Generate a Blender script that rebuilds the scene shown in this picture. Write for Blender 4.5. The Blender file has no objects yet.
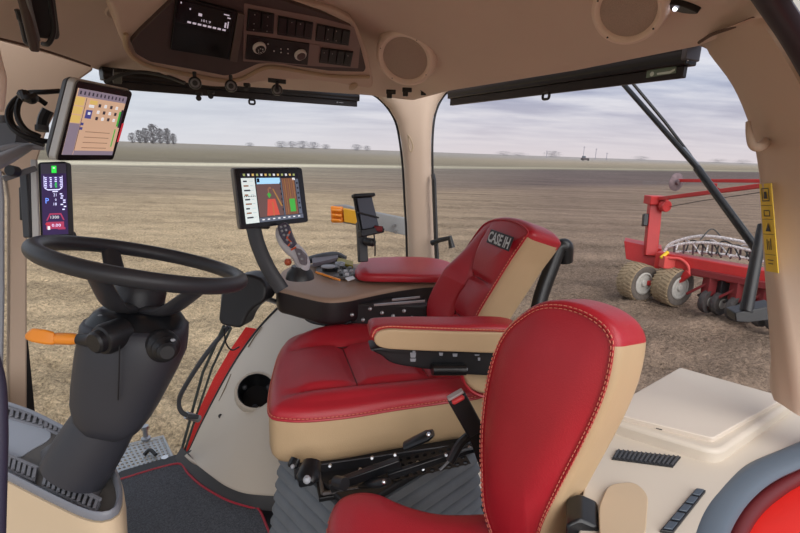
EXPO = 0.33
SKYS = 0.76
SUNE = 2.6
FIELDC = 1.35
import bpy, bmesh, math, random
from mathutils import Vector as V, Matrix
random.seed(7)
PI = math.pi
sc = bpy.context.scene
col = sc.collection
# ------------------------------------------------------------------ camera
FPX = 480.0; CX = 400.0; CY = 266.5; ZC = 1.25
pitch = math.atan(116/FPX); roll = math.atan(0.035)
CD = V((0, math.cos(pitch), -math.sin(pitch)))
_r = V((1, 0, 0)); _u = V((0, math.sin(pitch), math.cos(pitch)))
CR = _r*math.cos(roll) + _u*math.sin(roll)
CU = _u*math.cos(roll) - _r*math.sin(roll)
CO = V((0, 0, ZC))
cam_data = bpy.data.cameras.new('camera'); cam = bpy.data.objects.new('camera', cam_data); col.objects.link(cam)
cam_data.sensor_width = 36; cam_data.lens = FPX/800*36; cam_data.clip_end = 6000; cam_data.clip_start = 0.02
cam.matrix_world = Matrix(((CR.x, CU.x, -CD.x, CO.x), (CR.y, CU.y, -CD.y, CO.y), (CR.z, CU.z, -CD.z, CO.z), (0, 0, 0, 1)))
sc.camera = cam
def ray(x, y): return CD + CR*((x-CX)/FPX) + CU*((CY-y)/FPX)
def P(x, y, d): return CO + ray(x, y)*d
def Zp(x, y, z):
    r = ray(x, y); return CO + r*((z-ZC)/r.z)
def PL(x, y, o, n):
    r = ray(x, y); return CO + r*((o-CO).dot(n)/r.dot(n))
def lerp(a, b, t): return a+(b-a)*t
# ------------------------------------------------------------------ materials
def lin(c):
    c = c/255.0
    return c/12.92 if c <= .04045 else ((c+.055)/1.055)**2.4
MATS = {}
def mat(name, rgb, rough=.5, metal=0, bump=None, var=None, coat=0, emit=0, spec=.5, sheen=0):
    if name in MATS: return MATS[name]
    m = bpy.data.materials.new(name); m.use_nodes = True
    nt = m.node_tree; b = nt.nodes['Principled BSDF']
    c = (lin(rgb[0]), lin(rgb[1]), lin(rgb[2]), 1)
    b.inputs['Base Color'].default_value = c; b.inputs['Roughness'].default_value = rough
    b.inputs['Metallic'].default_value = metal; b.inputs['Coat Weight'].default_value = coat
    b.inputs['Specular IOR Level'].default_value = spec
    if sheen: b.inputs['Sheen Weight'].default_value = sheen
    if emit:
        b.inputs['Emission Color'].default_value = c; b.inputs['Emission Strength'].default_value = emit
    tc = nt.nodes.new('ShaderNodeTexCoord')
    if var:
        n = nt.nodes.new('ShaderNodeTexNoise'); n.inputs['Scale'].default_value = var[0]; n.inputs['Detail'].default_value = 6
        nt.links.new(tc.outputs['Object'], n.inputs['Vector'])
        r = nt.nodes.new('ShaderNodeMapRange'); r.inputs[1].default_value = .3; r.inputs[2].default_value = .7
        r.inputs[3].default_value = 1-var[1]; r.inputs[4].default_value = 1+var[1]
        nt.links.new(n.outputs['Fac'], r.inputs[0])
        mx = nt.nodes.new('ShaderNodeVectorMath'); mx.operation = 'SCALE'; mx.inputs[0].default_value = c[:3]
        nt.links.new(r.outputs[0], mx.inputs['Scale']); nt.links.new(mx.outputs[0], b.inputs['Base Color'])
    if bump:
        n = nt.nodes.new('ShaderNodeTexNoise'); n.inputs['Scale'].default_value = bump[0]; n.inputs['Detail'].default_value = 4
        nt.links.new(tc.outputs['Object'], n.inputs['Vector'])
        bp = nt.nodes.new('ShaderNodeBump'); bp.inputs['Strength'].default_value = bump[1]; bp.inputs['Distance'].default_value = .01
        nt.links.new(n.outputs['Fac'], bp.inputs['Height']); nt.links.new(bp.outputs[0], b.inputs['Normal'])
    MATS[name] = m; return m
LINER = mat('headliner', (214, 194, 180), .85, bump=(500, .08), var=(2.5, .04))
BEIGE = mat('beige_plastic', (203, 192, 177), .45, bump=(700, .05), var=(3, .02))
BEIGE2 = mat('tan_plastic', (190, 168, 140), .55, bump=(700, .05))
PILLAR = mat('pillar_trim', (196, 174, 154), .6, bump=(600, .05), var=(3, .03))
LEATH = mat('red_leather', (176, 34, 47), .38, bump=(420, .12), var=(9, .07), spec=.5)
LEATHB = mat('beige_leather', (196, 168, 132), .5, bump=(420, .10), var=(8, .05))
STITCH = mat('stitch_thread', (214, 128, 106), .7)
PIPE = mat('red_piping', (170, 40, 56), .5)
BLACK = mat('black_plastic', (30, 30, 33), .42, bump=(900, .08), var=(6, .08))
SATIN = mat('satin_black', (22, 23, 26), .28, bump=(700, .06))
DARKP = mat('console_dark', (78, 64, 64), .5, bump=(900, .05))
COLUMN = mat('column_plastic', (52, 53, 60), .42, bump=(900, .08), var=(5, .05))
RIM = mat('wheel_rim', (52, 53, 58), .42, bump=(600, .10))
GREY = mat('grey_plastic', (112, 114, 118), .45, var=(8, .06))
LGREY = mat('light_grey_plastic', (160, 163, 170), .45)
DGREY = mat('dark_grey_plastic', (66, 68, 73), .5, bump=(700, .06))
RUBBER = mat('bellows_rubber', (106, 111, 117), .6, bump=(300, .1), var=(14, .12))
SEAL = mat('seal_rubber', (88, 100, 112), .5)
BSEAL = mat('black_seal', (26, 24, 27), .5)
CARPET = mat('mat_carpet', (106, 109, 116), .95, bump=(900, .9), var=(260, .45))
METAL = mat('brushed_metal', (170, 172, 176), .35, metal=.9, var=(20, .1))
ALU = mat('aluminium_plate', (176, 180, 184), .45, metal=.3, var=(30, .08))
CHROME = mat('chrome', (215, 215, 218), .15, metal=1)
ORANGE = mat('orange_lever', (255, 156, 50), .4)
AMBER = mat('amber_lens', (240, 140, 20), .25, coat=.5)
AMBERY = mat('amber_reflector', (225, 165, 40), .3, coat=.5)
YELLOW = mat('yellow_label', (228, 190, 30), .5, var=(30, .05))
INK = mat('label_ink', (40, 36, 30), .6)
REDP = mat('red_paint', (226, 34, 24), .5, coat=.0, var=(4, .06))
REDI = mat('implement_red', (180, 38, 38), .45, var=(3, .10), bump=(60, .1))
WHITE = mat('white_mark', (225, 226, 230), .5)
SILVER = mat('silver_plastic', (200, 200, 206), .3)
GRILLE = mat('speaker_cloth', (200, 180, 168), .9, bump=(1500, .6), var=(900, .2))
TYRE = mat('dusty_tyre', (150, 130, 104), .95, bump=(40, .8), var=(18, .22))
TYRES = mat('tyre_side', (92, 84, 78), .9, var=(18, .2))
RIMM = mat('dusty_rim', (168, 164, 158), .6, var=(20, .12))
HOSE = mat('hose_grey', (206, 198, 198), .5, var=(40, .5))
LIDM = mat('lid_cream', (208, 196, 182), .5, bump=(900, .08))
def emis(name, rgb, s=1.0):
    return mat(name, rgb, .3, emit=s, spec=.3)
# ------------------------------------------------------------------ mesh builder
def frame_from(w, up=V((0, 0, 1))):
    w = w.normalized(); u = up.cross(w)
    if u.length < 1e-4: u = V((1, 0, 0)).cross(w)
    u.normalize(); v = w.cross(u); return u, v, w
def spline(pts, n=8, closed=False):
    pts = [p if isinstance(p, V) else V(p) for p in pts]; out = []
    N = len(pts); segs = N if closed else N-1
    for i in range(segs):
        if closed: p0, p1, p2, p3 = pts[(i-1) % N], pts[i], pts[(i+1) % N], pts[(i+2) % N]
        else:
            p1, p2 = pts[i], pts[i+1]
            p0 = pts[i-1] if i > 0 else p1*2-p2
            p3 = pts[i+2] if i+2 < N else p2*2-p1
        for k in range(n):
            t = k/n; t2 = t*t; t3 = t2*t
            out.append((p1*2+(p2-p0)*t+(p0*2-p1*5+p2*4-p3)*t2+(p1*3-p0-p2*3+p3)*t3)*.5)
    if not closed: out.append(pts[-1].copy())
    return out
def resample(pts, n, closed=True):
    L = pts+[pts[0]] if closed else pts
    d = [0]
    for a, b in zip(L, L[1:]): d.append(d[-1]+(b-a).length)
    out = []; j = 0; cnt = n if closed else n-1
    for k in range(n):
        s = d[-1]*k/cnt
        while j < len(d)-2 and d[j+1] < s: j += 1
        seg = d[j+1]-d[j]
        out.append(L[j].lerp(L[j+1], 0 if seg == 0 else min(1, (s-d[j])/seg)))
    return out
class MB:
    def __init__(s): s.v = []; s.f = []; s.m = []
    def add(s, vs, fs, mi=0):
        o = len(s.v); s.v += [V(p) for p in vs]
        for f in fs: s.f.append([i+o for i in f]); s.m.append(mi)
        return s
    def box(s, c, size, ax=None, mi=0, taper=1.0):
        ax = ax or (V((1, 0, 0)), V((0, 1, 0)), V((0, 0, 1)))
        vs = []
        for k in (-.5, .5):
            t = taper if k > 0 else 1
            for (i, j) in ((-.5, -.5), (.5, -.5), (.5, .5), (-.5, .5)):
                vs.append(c+ax[0]*size[0]*i*t+ax[1]*size[1]*j*t+ax[2]*size[2]*k)
        return s.add(vs, [(0, 3, 2, 1), (4, 5, 6, 7), (0, 1, 5, 4), (1, 2, 6, 5), (2, 3, 7, 6), (3, 0, 4, 7)], mi)
    def bar(s, a, b, w, h, up=V((0, 0, 1)), mi=0):
        d = (b-a); L = d.length; d.normalize(); u = up.cross(d)
        if u.length < 1e-3: u = V((1, 0, 0)).cross(d)
        u.normalize(); v = d.cross(u)
        return s.box((a+b)/2, (w, h, L), (u, v, d), mi)
    def prism(s, pts, vec, mi=0, mside=None):
        n = len(pts); pts = [V(p) for p in pts]
        s.add(pts+[p+vec for p in pts], [list(range(n)), list(range(2*n-1, n-1, -1))], mi)
        o = len(s.v)-2*n
        for i in range(n):
            j = (i+1) % n
            s.f.append([o+i, o+j, o+n+j, o+n+i]); s.m.append(mi if mside is None else mside)
        return s
    def loft(s, rings, mi=0, cap=True, closed=True, wrap=False):
        n = len(rings[0]); vs = [p for r in rings for p in r]; fs = []
        K = len(rings)
        for a in range(K if wrap else K-1):
            b = (a+1) % K
            for i in range(n if closed else n-1):
                j = (i+1) % n
                fs.append((a*n+i, a*n+j, b*n+j, b*n+i))
        if cap and not wrap and closed:
            fs.append(tuple(range(n-1, -1, -1))); fs.append(tuple(range((K-1)*n, K*n)))
        return s.add(vs, fs, mi)
    def tube(s, pts, r, n=10, closed=False, mi=0, flat=1.0, up=None):
        pts = [V(p) for p in pts]; N = len(pts); rings = []
        u = None
        for i, p in enumerate(pts):
            if closed: d = pts[(i+1) % N]-pts[(i-1) % N]
            else: d = pts[min(i+1, N-1)]-pts[max(i-1, 0)]
            d.normalize()
            if u is None:
                u = (up or V((0, 0, 1))).cross(d)
                if u.length < 1e-3: u = V((1, 0, 0)).cross(d)
            u = u-d*u.dot(d); u.normalize(); w = d.cross(u)
            rr = r[i] if isinstance(r, (list, tuple)) else r
            rings.append([p+u*(rr*math.cos(2*PI*k/n))+w*(rr*flat*math.sin(2*PI*k/n)) for k in range(n)])
        return s.loft(rings, mi, wrap=closed)
    def lathe(s, o, axis, prof, n=28, mi=0, cap=True, a0=0, a1=2*PI):
        u, v, w = frame_from(axis)
        rings = [[o+w*h+u*(r*math.cos(2*PI*k/n))+v*(r*math.sin(2*PI*k/n)) for k in range(n)] for r, h in prof]
        return s.loft(rings, mi, cap)
    def sphere(s, o, r, n=16, mi=0, sx=1, sy=1, sz=1):
        rings = []
        for a in range(1, n//2):
            t = PI*a/(n//2)
            rings.append([o+V((r*sx*math.sin(t)*math.cos(2*PI*k/n), r*sy*math.sin(t)*math.sin(2*PI*k/n), r*sz*math.cos(t))) for k in range(n)])
        return s.loft(rings, mi)
    def quad(s, a, b, c, d, mi=0): return s.add([a, b, c, d], [(0, 1, 2, 3)], mi)
    def build(s, name, mats, parent=None, bevel=0, seg=2, smooth=True, ang=38, sub=0, solid=0, recalc=True, **tags):
        if not isinstance(mats, (list, tuple)): mats = [mats]
        M = parent_matrix(parent).inverted() if parent else None
        loc = V((0, 0, 0))
        if parent is None:
            xs = [p.x for p in s.v]; ys = [p.y for p in s.v]; zs = [p.z for p in s.v]
            loc = V(((min(xs)+max(xs))/2, (min(ys)+max(ys))/2, min(zs)))
        vs = [(M @ p) if M else p-loc for p in s.v]
        me = bpy.data.meshes.new(name); me.from_pydata([tuple(p) for p in vs], [], s.f)
        for m in mats: me.materials.append(m)
        for i, p in enumerate(me.polygons): p.material_index = s.m[i]
        bm = bmesh.new(); bm.from_mesh(me)
        bmesh.ops.remove_doubles(bm, verts=bm.verts, dist=1e-6)
        if recalc: bmesh.ops.recalc_face_normals(bm, faces=bm.faces)
        if smooth:
            A = math.radians(ang)
            for f in bm.faces: f.smooth = True
            for e in bm.edges:
                if len(e.link_faces) == 2 and e.calc_face_angle(0) > A: e.smooth = False
        bm.to_mesh(me); bm.free()
        o = bpy.data.objects.new(name, me); col.objects.link(o); o.location = loc
        if parent: o.parent = parent
        if solid:
            md = o.modifiers.new('solid', 'SOLIDIFY'); md.thickness = solid; md.offset = -1
        if bevel:
            md = o.modifiers.new('bevel', 'BEVEL'); md.width = bevel; md.segments = seg; md.limit_method = 'ANGLE'; md.angle_limit = math.radians(35)
            md.harden_normals = False
        if sub:
            md = o.modifiers.new('sub', 'SUBSURF'); md.levels = sub; md.render_levels = sub
        for k, v in tags.items(): o[k] = v
        return o
def parent_matrix(o):
    m = Matrix.Identity(4)
    while o is not None:
        b = Matrix.Translation(o.location) @ o.rotation_euler.to_matrix().to_4x4()
        m = b @ m; o = o.parent
    return m
def thing(name, label, cat, loc, rz=0, group=None):
    o = bpy.data.objects.new(name, None); col.objects.link(o)
    o.location = loc; o.rotation_euler = (0, 0, rz); o.empty_display_size = .05
    o['label'] = label; o['category'] = cat
    if group: o['group'] = group
    return o
def tg(label, cat, group=None):
    d = dict(label=label, category=cat)
    if group: d['group'] = group
    return d
ST = dict(kind='structure')
def copy_tree(o, parent=None):
    c = o.copy(); col.objects.link(c)
    if parent: c.parent = parent
    for ch in list(o.children): copy_tree(ch, c)
    return c
# padded slab: outline in plane (o,u,v), thickness along -w, rounded rims, crown function on the face
def slab(mb, out2, o, u, v, w, thick, r, crown=None, matfn=None, n=96, nr=14, back=True, rb=None, backcrown=0):
    rb = r if rb is None else rb
    pts = resample([V((p[0], p[1], 0)) for p in out2], n)
    area = sum(pts[i].x*pts[(i+1) % n].y-pts[(i+1) % n].x*pts[i].y for i in range(n))
    if area < 0: pts.reverse()
    c = V((0, 0, 0))
    for p in pts: c += p/n
    nor = []
    for i in range(n):
        d = pts[(i+1) % n]-pts[i-1]; nor.append(V((d.y, -d.x, 0)).normalized())
    def ins(a): return [pts[i]-nor[i]*a for i in range(n)]
    rings = []; info = []
    base = ins(r)
    for k in range(1, nr+1):
        t = k/nr
        ring = [c.lerp(q, t) for q in base]
        rings.append([(q.x, q.y, (crown(q.x, q.y)*(1-t**5) if crown else 0)) for q in ring]); info.append('face')
    for k in range(1, 5):
        a = PI/2*k/4; q = ins(r*(1-math.sin(a)))
        rings.append([(p.x, p.y, -r*(1-math.cos(a))) for p in q]); info.append('rim')
    q = ins(0)
    for k in range(1, 4):
        h = -(r+(thick-r-rb)*k/3)
        rings.append([(p.x, p.y, h) for p in q]); info.append('side')
    for k in range(1, 5):
        a = PI/2*k/4; q = ins(rb*(1-math.cos(a)))
        rings.append([(p.x, p.y, -(thick-rb+rb*math.sin(a))) for p in q]); info.append('back')
    if back:
        bb = ins(rb)
        for k in range(1, 4):
            t = 1-k/4
            rings.append([(c.lerp(p, t).x, c.lerp(p, t).y, -thick-backcrown*(1-t*t)) for p in bb]); info.append('back')
    off = len(mb.v)
    for rg in rings:
        for (a, b, h) in rg: mb.v.append(o+u*a+v*b+w*h)
    for a in range(len(rings)-1):
        for i in range(n):
            j = (i+1) % n
            mb.f.append([off+a*n+i, off+a*n+j, off+(a+1)*n+j, off+(a+1)*n+i])
            x, y, _ = rings[a+1][i]
            mb.m.append(matfn(info[a+1], x, y, rings[a+1][i][2]) if matfn else 0)
    mb.f.append([off+i for i in range(n)]); mb.m.append(matfn('face', c.x, c.y, 0) if matfn else 0)
    mb.f.append([off+(len(rings)-1)*n+i for i in range(n)][::-1]); mb.m.append(matfn('back', c.x, c.y, -thick) if matfn else 0)
    slab.seam = [o+u*a+v*b+w*h for (a, b, h) in rings[nr]]
    return pts, c
def to2(pxs, o, u, v, w, smooth=6):
    out = []
    for x, y in pxs:
        q = PL(x, y, o, w)-o; out.append(V((q.dot(u), q.dot(v), 0)))
    return spline(out, smooth, True) if smooth else out
def stitches(mb, path, L=.006, gap=.004, r=.0012, mi=0):
    tot = [0]
    for a, b in zip(path, path[1:]): tot.append(tot[-1]+(b-a).length)
    n = int(tot[-1]/(L+gap)); pp = resample(path, max(n*5+1, 6), False)
    for k in range(n):
        i = k*5; mb.bar(pp[i], pp[i+3], r*2, r*2, mi=mi)
# best-fit rectangle orientation for four pixel corners (TL,TR,BR,BL) at a distance
def fitquad(c4, dep):
    cx = sum(c[0] for c in c4)/4; cy = sum(c[1] for c in c4)/4
    o = P(cx, cy, dep); vd = ray(cx, cy).normalized(); best = None
    def sc_(n):
        q = [PL(x, y, o, n) for x, y in c4]
        a = q[1]-q[0]; b = q[2]-q[3]; c = q[3]-q[0]; d = q[2]-q[1]
        e = abs(a.normalized().dot(c.normalized()))+abs(b.normalized().dot(d.normalized()))
        e += abs(a.length-b.length)/a.length+abs(c.length-d.length)/c.length
        return e, q
    u, v, w = frame_from(-vd)
    for i in range(-12, 13):
        for j in range(-12, 13):
            n = (w+u*(i*.09)+v*(j*.09)).normalized()
            if n.dot(vd) > -.45: continue
            e, q = sc_(n)
            e += .02*(1+n.dot(vd))
            if best is None or e < best[0]: best = (e, q, n)
    return best[1], best[2]
def bil(q, s, t): return q[0].lerp(q[1], s).lerp(q[3].lerp(q[2], s), t)
def patch(mb, q, n, s0, t0, s1, t1, h=.0006, mi=0):
    mb.quad(*[bil(q, a, b)+n*h for a, b in ((s0, t0), (s1, t0), (s1, t1), (s0, t1))], mi=mi)
def poly_patch(mb, q, n, pts, h=.0007, mi=0):
    mb.add([bil(q, a, b)+n*h for a, b in pts], [list(range(len(pts)))], mi)
FONT_CACHE = {}
def text_into(mb, txt, o, ux, uy, height, mi=0, width=None, center=True, bold=0):
    cu = bpy.data.curves.new('t', 'FONT'); cu.body = txt; cu.size = 1; cu.resolution_u = 2; cu.offset = bold
    ob = bpy.data.objects.new('t', cu); col.objects.link(ob)
    dg = bpy.context.evaluated_depsgraph_get(); me = bpy.data.meshes.new_from_object(ob.evaluated_get(dg))
    xs = [v.co.x for v in me.vertices]; ys = [v.co.y for v in me.vertices]
    x0, x1, y0, y1 = min(xs), max(xs), min(ys), max(ys)
    ky = height/(y1-y0); kx = (width/(x1-x0)) if width else ky
    cx_, cy_ = ((x0+x1)/2, (y0+y1)/2) if center else (x0, y0)
    vs = [o+ux*((v.co.x-cx_)*kx)+uy*((v.co.y-cy_)*ky) for v in me.vertices]
    mb.add(vs, [list(p.vertices) for p in me.polygons], mi)
    bpy.data.objects.remove(ob); bpy.data.curves.remove(cu); bpy.data.meshes.remove(me)
def fan(pts, r=.03, k=5):
    # round polygon corners (3D points)
    out = []; n = len(pts)
    for i in range(n):
        a, b, c = pts[i-1], pts[i], pts[(i+1) % n]
        ra = min(r, (a-b).length*.45); rc = min(r, (c-b).length*.45)
        p = b+(a-b).normalized()*ra; q = b+(c-b).normalized()*rc
        for j in range(k+1):
            t = j/k; out.append(p.lerp(b, t).lerp(b.lerp(q, t), t))
    return out
def rrect(q, n, r=.006):
    return fan(q, r)
UPZ = V((0, 0, 1))
# ================================================================== WORLD
GZ = -1.6
w = bpy.data.worlds.new('sky'); sc.world = w; w.use_nodes = True
nt = w.node_tree; nt.nodes.clear()
N = nt.nodes.new; Lk = nt.links.new
out = N('ShaderNodeOutputWorld'); bg = N('ShaderNodeBackground'); Lk(bg.outputs[0], out.inputs[0])
tc = N('ShaderNodeTexCoord'); sx = N('ShaderNodeSeparateXYZ'); Lk(tc.outputs['Generated'], sx.inputs[0])
zz = N('ShaderNodeMath'); zz.operation = 'MAXIMUM'; Lk(sx.outputs[2], zz.inputs[0]); zz.inputs[1].default_value = 0.0
za = N('ShaderNodeMath'); za.operation = 'ADD'; Lk(zz.outputs[0], za.inputs[0]); za.inputs[1].default_value = 0.10
dv = N('ShaderNodeVectorMath'); dv.operation = 'DIVIDE'; Lk(tc.outputs['Generated'], dv.inputs[0])
cb = N('ShaderNodeCombineXYZ')
for i in range(3): Lk(za.outputs[0], cb.inputs[i])
Lk(cb.outputs[0], dv.inputs[1])
mp = N('ShaderNodeMapping'); Lk(dv.outputs[0], mp.inputs[0]); mp.inputs['Scale'].default_value = (.75, 1.5, .3); mp.inputs['Rotation'].default_value = (0, 0, .15)
nz = N('ShaderNodeTexNoise'); Lk(mp.outputs[0], nz.inputs['Vector']); nz.inputs['Scale'].default_value = 1.1; nz.inputs['Detail'].default_value = 7; nz.inputs['Roughness'].default_value = .55
cr = N('ShaderNodeValToRGB'); Lk(nz.outputs['Fac'], cr.inputs[0])
def L3(r, g, b): return (lin(r), lin(g), lin(b), 1)
e = cr.color_ramp.elements; e[0].position = .36; e[0].color = L3(160, 167, 194); e[1].position = .64; e[1].color = L3(230, 231, 241)
e2 = cr.color_ramp.elements.new(.5); e2.color = L3(196, 201, 220)
hr = N('ShaderNodeValToRGB'); Lk(zz.outputs[0], hr.inputs[0])
h = hr.color_ramp.elements; h[0].position = 0; h[0].color = (1, 1, 1, 1); h[1].position = .13; h[1].color = (0, 0, 0, 1)
mx = N('ShaderNodeMix'); mx.data_type = 'RGBA'; Lk(hr.outputs[0], mx.inputs[0]); Lk(cr.outputs[0], mx.inputs[6]); mx.inputs[7].default_value = L3(228, 218, 222)
# left of the picture is a brighter bluish part of the sky
lr = N('ShaderNodeMapRange'); Lk(sx.outputs[0], lr.inputs[0]); lr.inputs[1].default_value = .15; lr.inputs[2].default_value = -.55; lr.inputs[3].default_value = 0; lr.inputs[4].default_value = .55
mx2 = N('ShaderNodeMix'); mx2.data_type = 'RGBA'; Lk(lr.outputs[0], mx2.inputs[0]); Lk(mx.outputs[2], mx2.inputs[6]); mx2.inputs[7].default_value = L3(222, 234, 243)
Lk(mx2.outputs[2], bg.inputs[0]); bg.inputs[1].default_value = SKYS
sun = bpy.data.lights.new('sun', 'SUN'); sun.energy = SUNE; sun.angle = math.radians(70); sun.color = (1, .97, .93)
so = bpy.data.objects.new('sun', sun); col.objects.link(so)
so.rotation_euler = V((-.35, .75, -.62)).to_track_quat('-Z', 'Y').to_euler()
sc.view_settings.view_transform = 'Standard'; sc.view_settings.look = 'None'; sc.view_settings.exposure = EXPO; sc.view_settings.gamma = 1
# ================================================================== FIELD
def field_material():
    m = bpy.data.materials.new('field_soil'); m.use_nodes = True; nt = m.node_tree; b = nt.nodes['Principled BSDF']
    N = nt.nodes.new; Lk = nt.links.new
    b.inputs['Roughness'].default_value = 1; b.inputs['Specular IOR Level'].default_value = .1
    g = N('ShaderNodeNewGeometry'); s = N('ShaderNodeSeparateXYZ'); Lk(g.outputs['Position'], s.inputs[0])
    def mth(op, a, bb=None, c=None):
        n = N('ShaderNodeMath'); n.operation = op
        for i, q in enumerate((a, bb, c)):
            if q is None: continue
            if isinstance(q, (int, float)): n.inputs[i].default_value = q
            else: Lk(q, n.inputs[i])
        return n.outputs[0]
    q = mth('DIVIDE', mth('SUBTRACT', s.outputs[1], mth('MULTIPLY', s.outputs[0], .65)), 1.193)
    nb = N('ShaderNodeTexNoise'); nb.inputs['Scale'].default_value = .05; Lk(g.outputs['Position'], nb.inputs['Vector'])
    q2 = mth('ADD', q, mth('MULTIPLY', mth('SUBTRACT', nb.outputs['Fac'], .5), 5))
    lg = mth('DIVIDE', mth('LOGARITHM', mth('MAXIMUM', q2, 1), 10), 3.2)     # 0..1 up to 1500 m
    def ramp(items):
        r = N('ShaderNodeValToRGB'); Lk(lg, r.inputs[0]); el = r.color_ramp.elements
        while len(el) < len(items): el.new(.5)
        for e, (d, c) in zip(el, items):
            e.position = math.log10(d)/3.2; e.color = L3(*c)
        return r.outputs[0]
    cl = ramp([(1.5, (200, 178, 146)), (12, (196, 174, 142)), (28, (182, 162, 134)), (33, (156, 140, 120)), (66, (146, 138, 122)), (70, (212, 204, 180)), (77, (214, 206, 182)), (82, (124, 116, 100)), (150, (132, 124, 106)), (400, (140, 134, 124))])
    crr = ramp([(1.5, (156, 134, 116)), (12, (146, 126, 110)), (28, (138, 119, 105)), (33, (112, 98, 94)), (66, (108, 97, 94)), (72, (130, 122, 108)), (78, (168, 160, 140)), (86, (142, 132, 114)), (150, (158, 146, 128)), (400, (156, 150, 146))])
    xr = N('ShaderNodeMapRange'); Lk(mth('DIVIDE', s.outputs[0], mth('ADD', mth('ABSOLUTE', s.outputs[1]), 1)), xr.inputs[0]); xr.inputs[1].default_value = -.25; xr.inputs[2].default_value = .3
    mx = N('ShaderNodeMix'); mx.data_type = 'RGBA'; Lk(xr.outputs[0], mx.inputs[0]); Lk(cl, mx.inputs[6]); Lk(crr, mx.inputs[7])
    # rows along the tramlines, clods and straw
    mp = N('ShaderNodeMapping'); Lk(g.outputs['Position'], mp.inputs[0]); mp.inputs['Rotation'].default_value = (0, 0, -math.atan(.65)); 
    mp.inputs['Scale'].default_value = (.12, 1.6, 1)
    n1 = N('ShaderNodeTexNoise'); Lk(mp.outputs[0], n1.inputs['Vector']); n1.inputs['Scale'].default_value = .8; n1.inputs['Detail'].default_value = 5
    n2 = N('ShaderNodeTexNoise'); Lk(g.outputs['Position'], n2.inputs['Vector']); n2.inputs['Scale'].default_value = 17; n2.inputs['Detail'].default_value = 8; n2.inputs['Roughness'].default_value = .75
    n3 = N('ShaderNodeTexNoise'); Lk(g.outputs['Position'], n3.inputs['Vector']); n3.inputs['Scale'].default_value = 1.3; n3.inputs['Detail'].default_value = 6; n3.inputs['Roughness'].default_value = .7
    vo = N('ShaderNodeTexVoronoi'); Lk(g.outputs['Position'], vo.inputs['Vector']); vo.inputs['Scale'].default_value = 14
    f = mth('ADD', mth('ADD', mth('MULTIPLY', mth('SUBTRACT', n1.outputs['Fac'], .5), .9), mth('MULTIPLY', mth('SUBTRACT', n2.outputs['Fac'], .5), 1.9)), mth('MULTIPLY', mth('SUBTRACT', n3.outputs['Fac'], .5), .5))
    n4 = N('ShaderNodeTexNoise'); Lk(g.outputs['Position'], n4.inputs['Vector']); n4.inputs['Scale'].default_value = 48; n4.inputs['Detail'].default_value = 3
    f = mth('ADD', f, mth('MULTIPLY', mth('SUBTRACT', n4.outputs['Fac'], .5), 1.1))
    f = mth('ADD', mth('MULTIPLY', f, FIELDC), 1.0)
    vm = N('ShaderNodeVectorMath'); vm.operation = 'SCALE'; Lk(mx.outputs[2], vm.inputs[0]); Lk(f, vm.inputs['Scale'])
    Lk(vm.outputs[0], b.inputs['Base Color'])
    hsum = mth('ADD', mth('MULTIPLY', n2.outputs['Fac'], 1.0), mth('ADD', mth('MULTIPLY', vo.outputs['Distance'], .5), n3.outputs['Fac']))
    bp = N('ShaderNodeBump'); bp.inputs['Strength'].default_value = .9; bp.inputs['Distance'].default_value = .12; Lk(hsum, bp.inputs['Height']); Lk(bp.outputs[0], b.inputs['Normal'])
    return m
FIELD = field_material()
m = MB(); S = 2600
# fine grid close by so the clods have real relief, coarse rings further out
from mathutils import noise as nz_
def gh(x, y):
    d = math.hypot(x, y); a = max(0, 1-d/45)
    if d > 45: return GZ
    return GZ-.05+a*(.07*nz_.noise(V((x*1.3, y*1.3, 0)))+.085*nz_.noise(V((x*5, y*5, 3)))+.075*nz_.noise(V((x*11, y*11, 7)))+.05*math.sin((y-.65*x)*4.2+1.5*nz_.noise(V((x*.5, y*.5, 1)))))
xs = []; ring = []
NA = 420; rads = [2.0]
while rads[-1] < 45: rads.append(rads[-1]*1.012)
rads += [60, 90, 150, 300, 700, S]
th0, th1 = math.radians(20), math.radians(175)
rings = []
for r in rads:
    rings.append([V((r*math.cos(th0+(th1-th0)*k/NA), r*math.sin(th0+(th1-th0)*k/NA), gh(r*math.cos(th0+(th1-th0)*k/NA), r*math.sin(th0+(th1-th0)*k/NA)))) for k in range(NA+1)])
m.loft(rings, cap=False, closed=False)
m.v.append(V((0, -40, GZ)))
g = m.build('ground', FIELD, smooth=True, ang=80, recalc=False, kind='structure')
m = MB(); m.box(V((0, 0, GZ-.25)), (2*S, 2*S, .02)); m.build('ground_base', FIELD, kind='structure')
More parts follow.
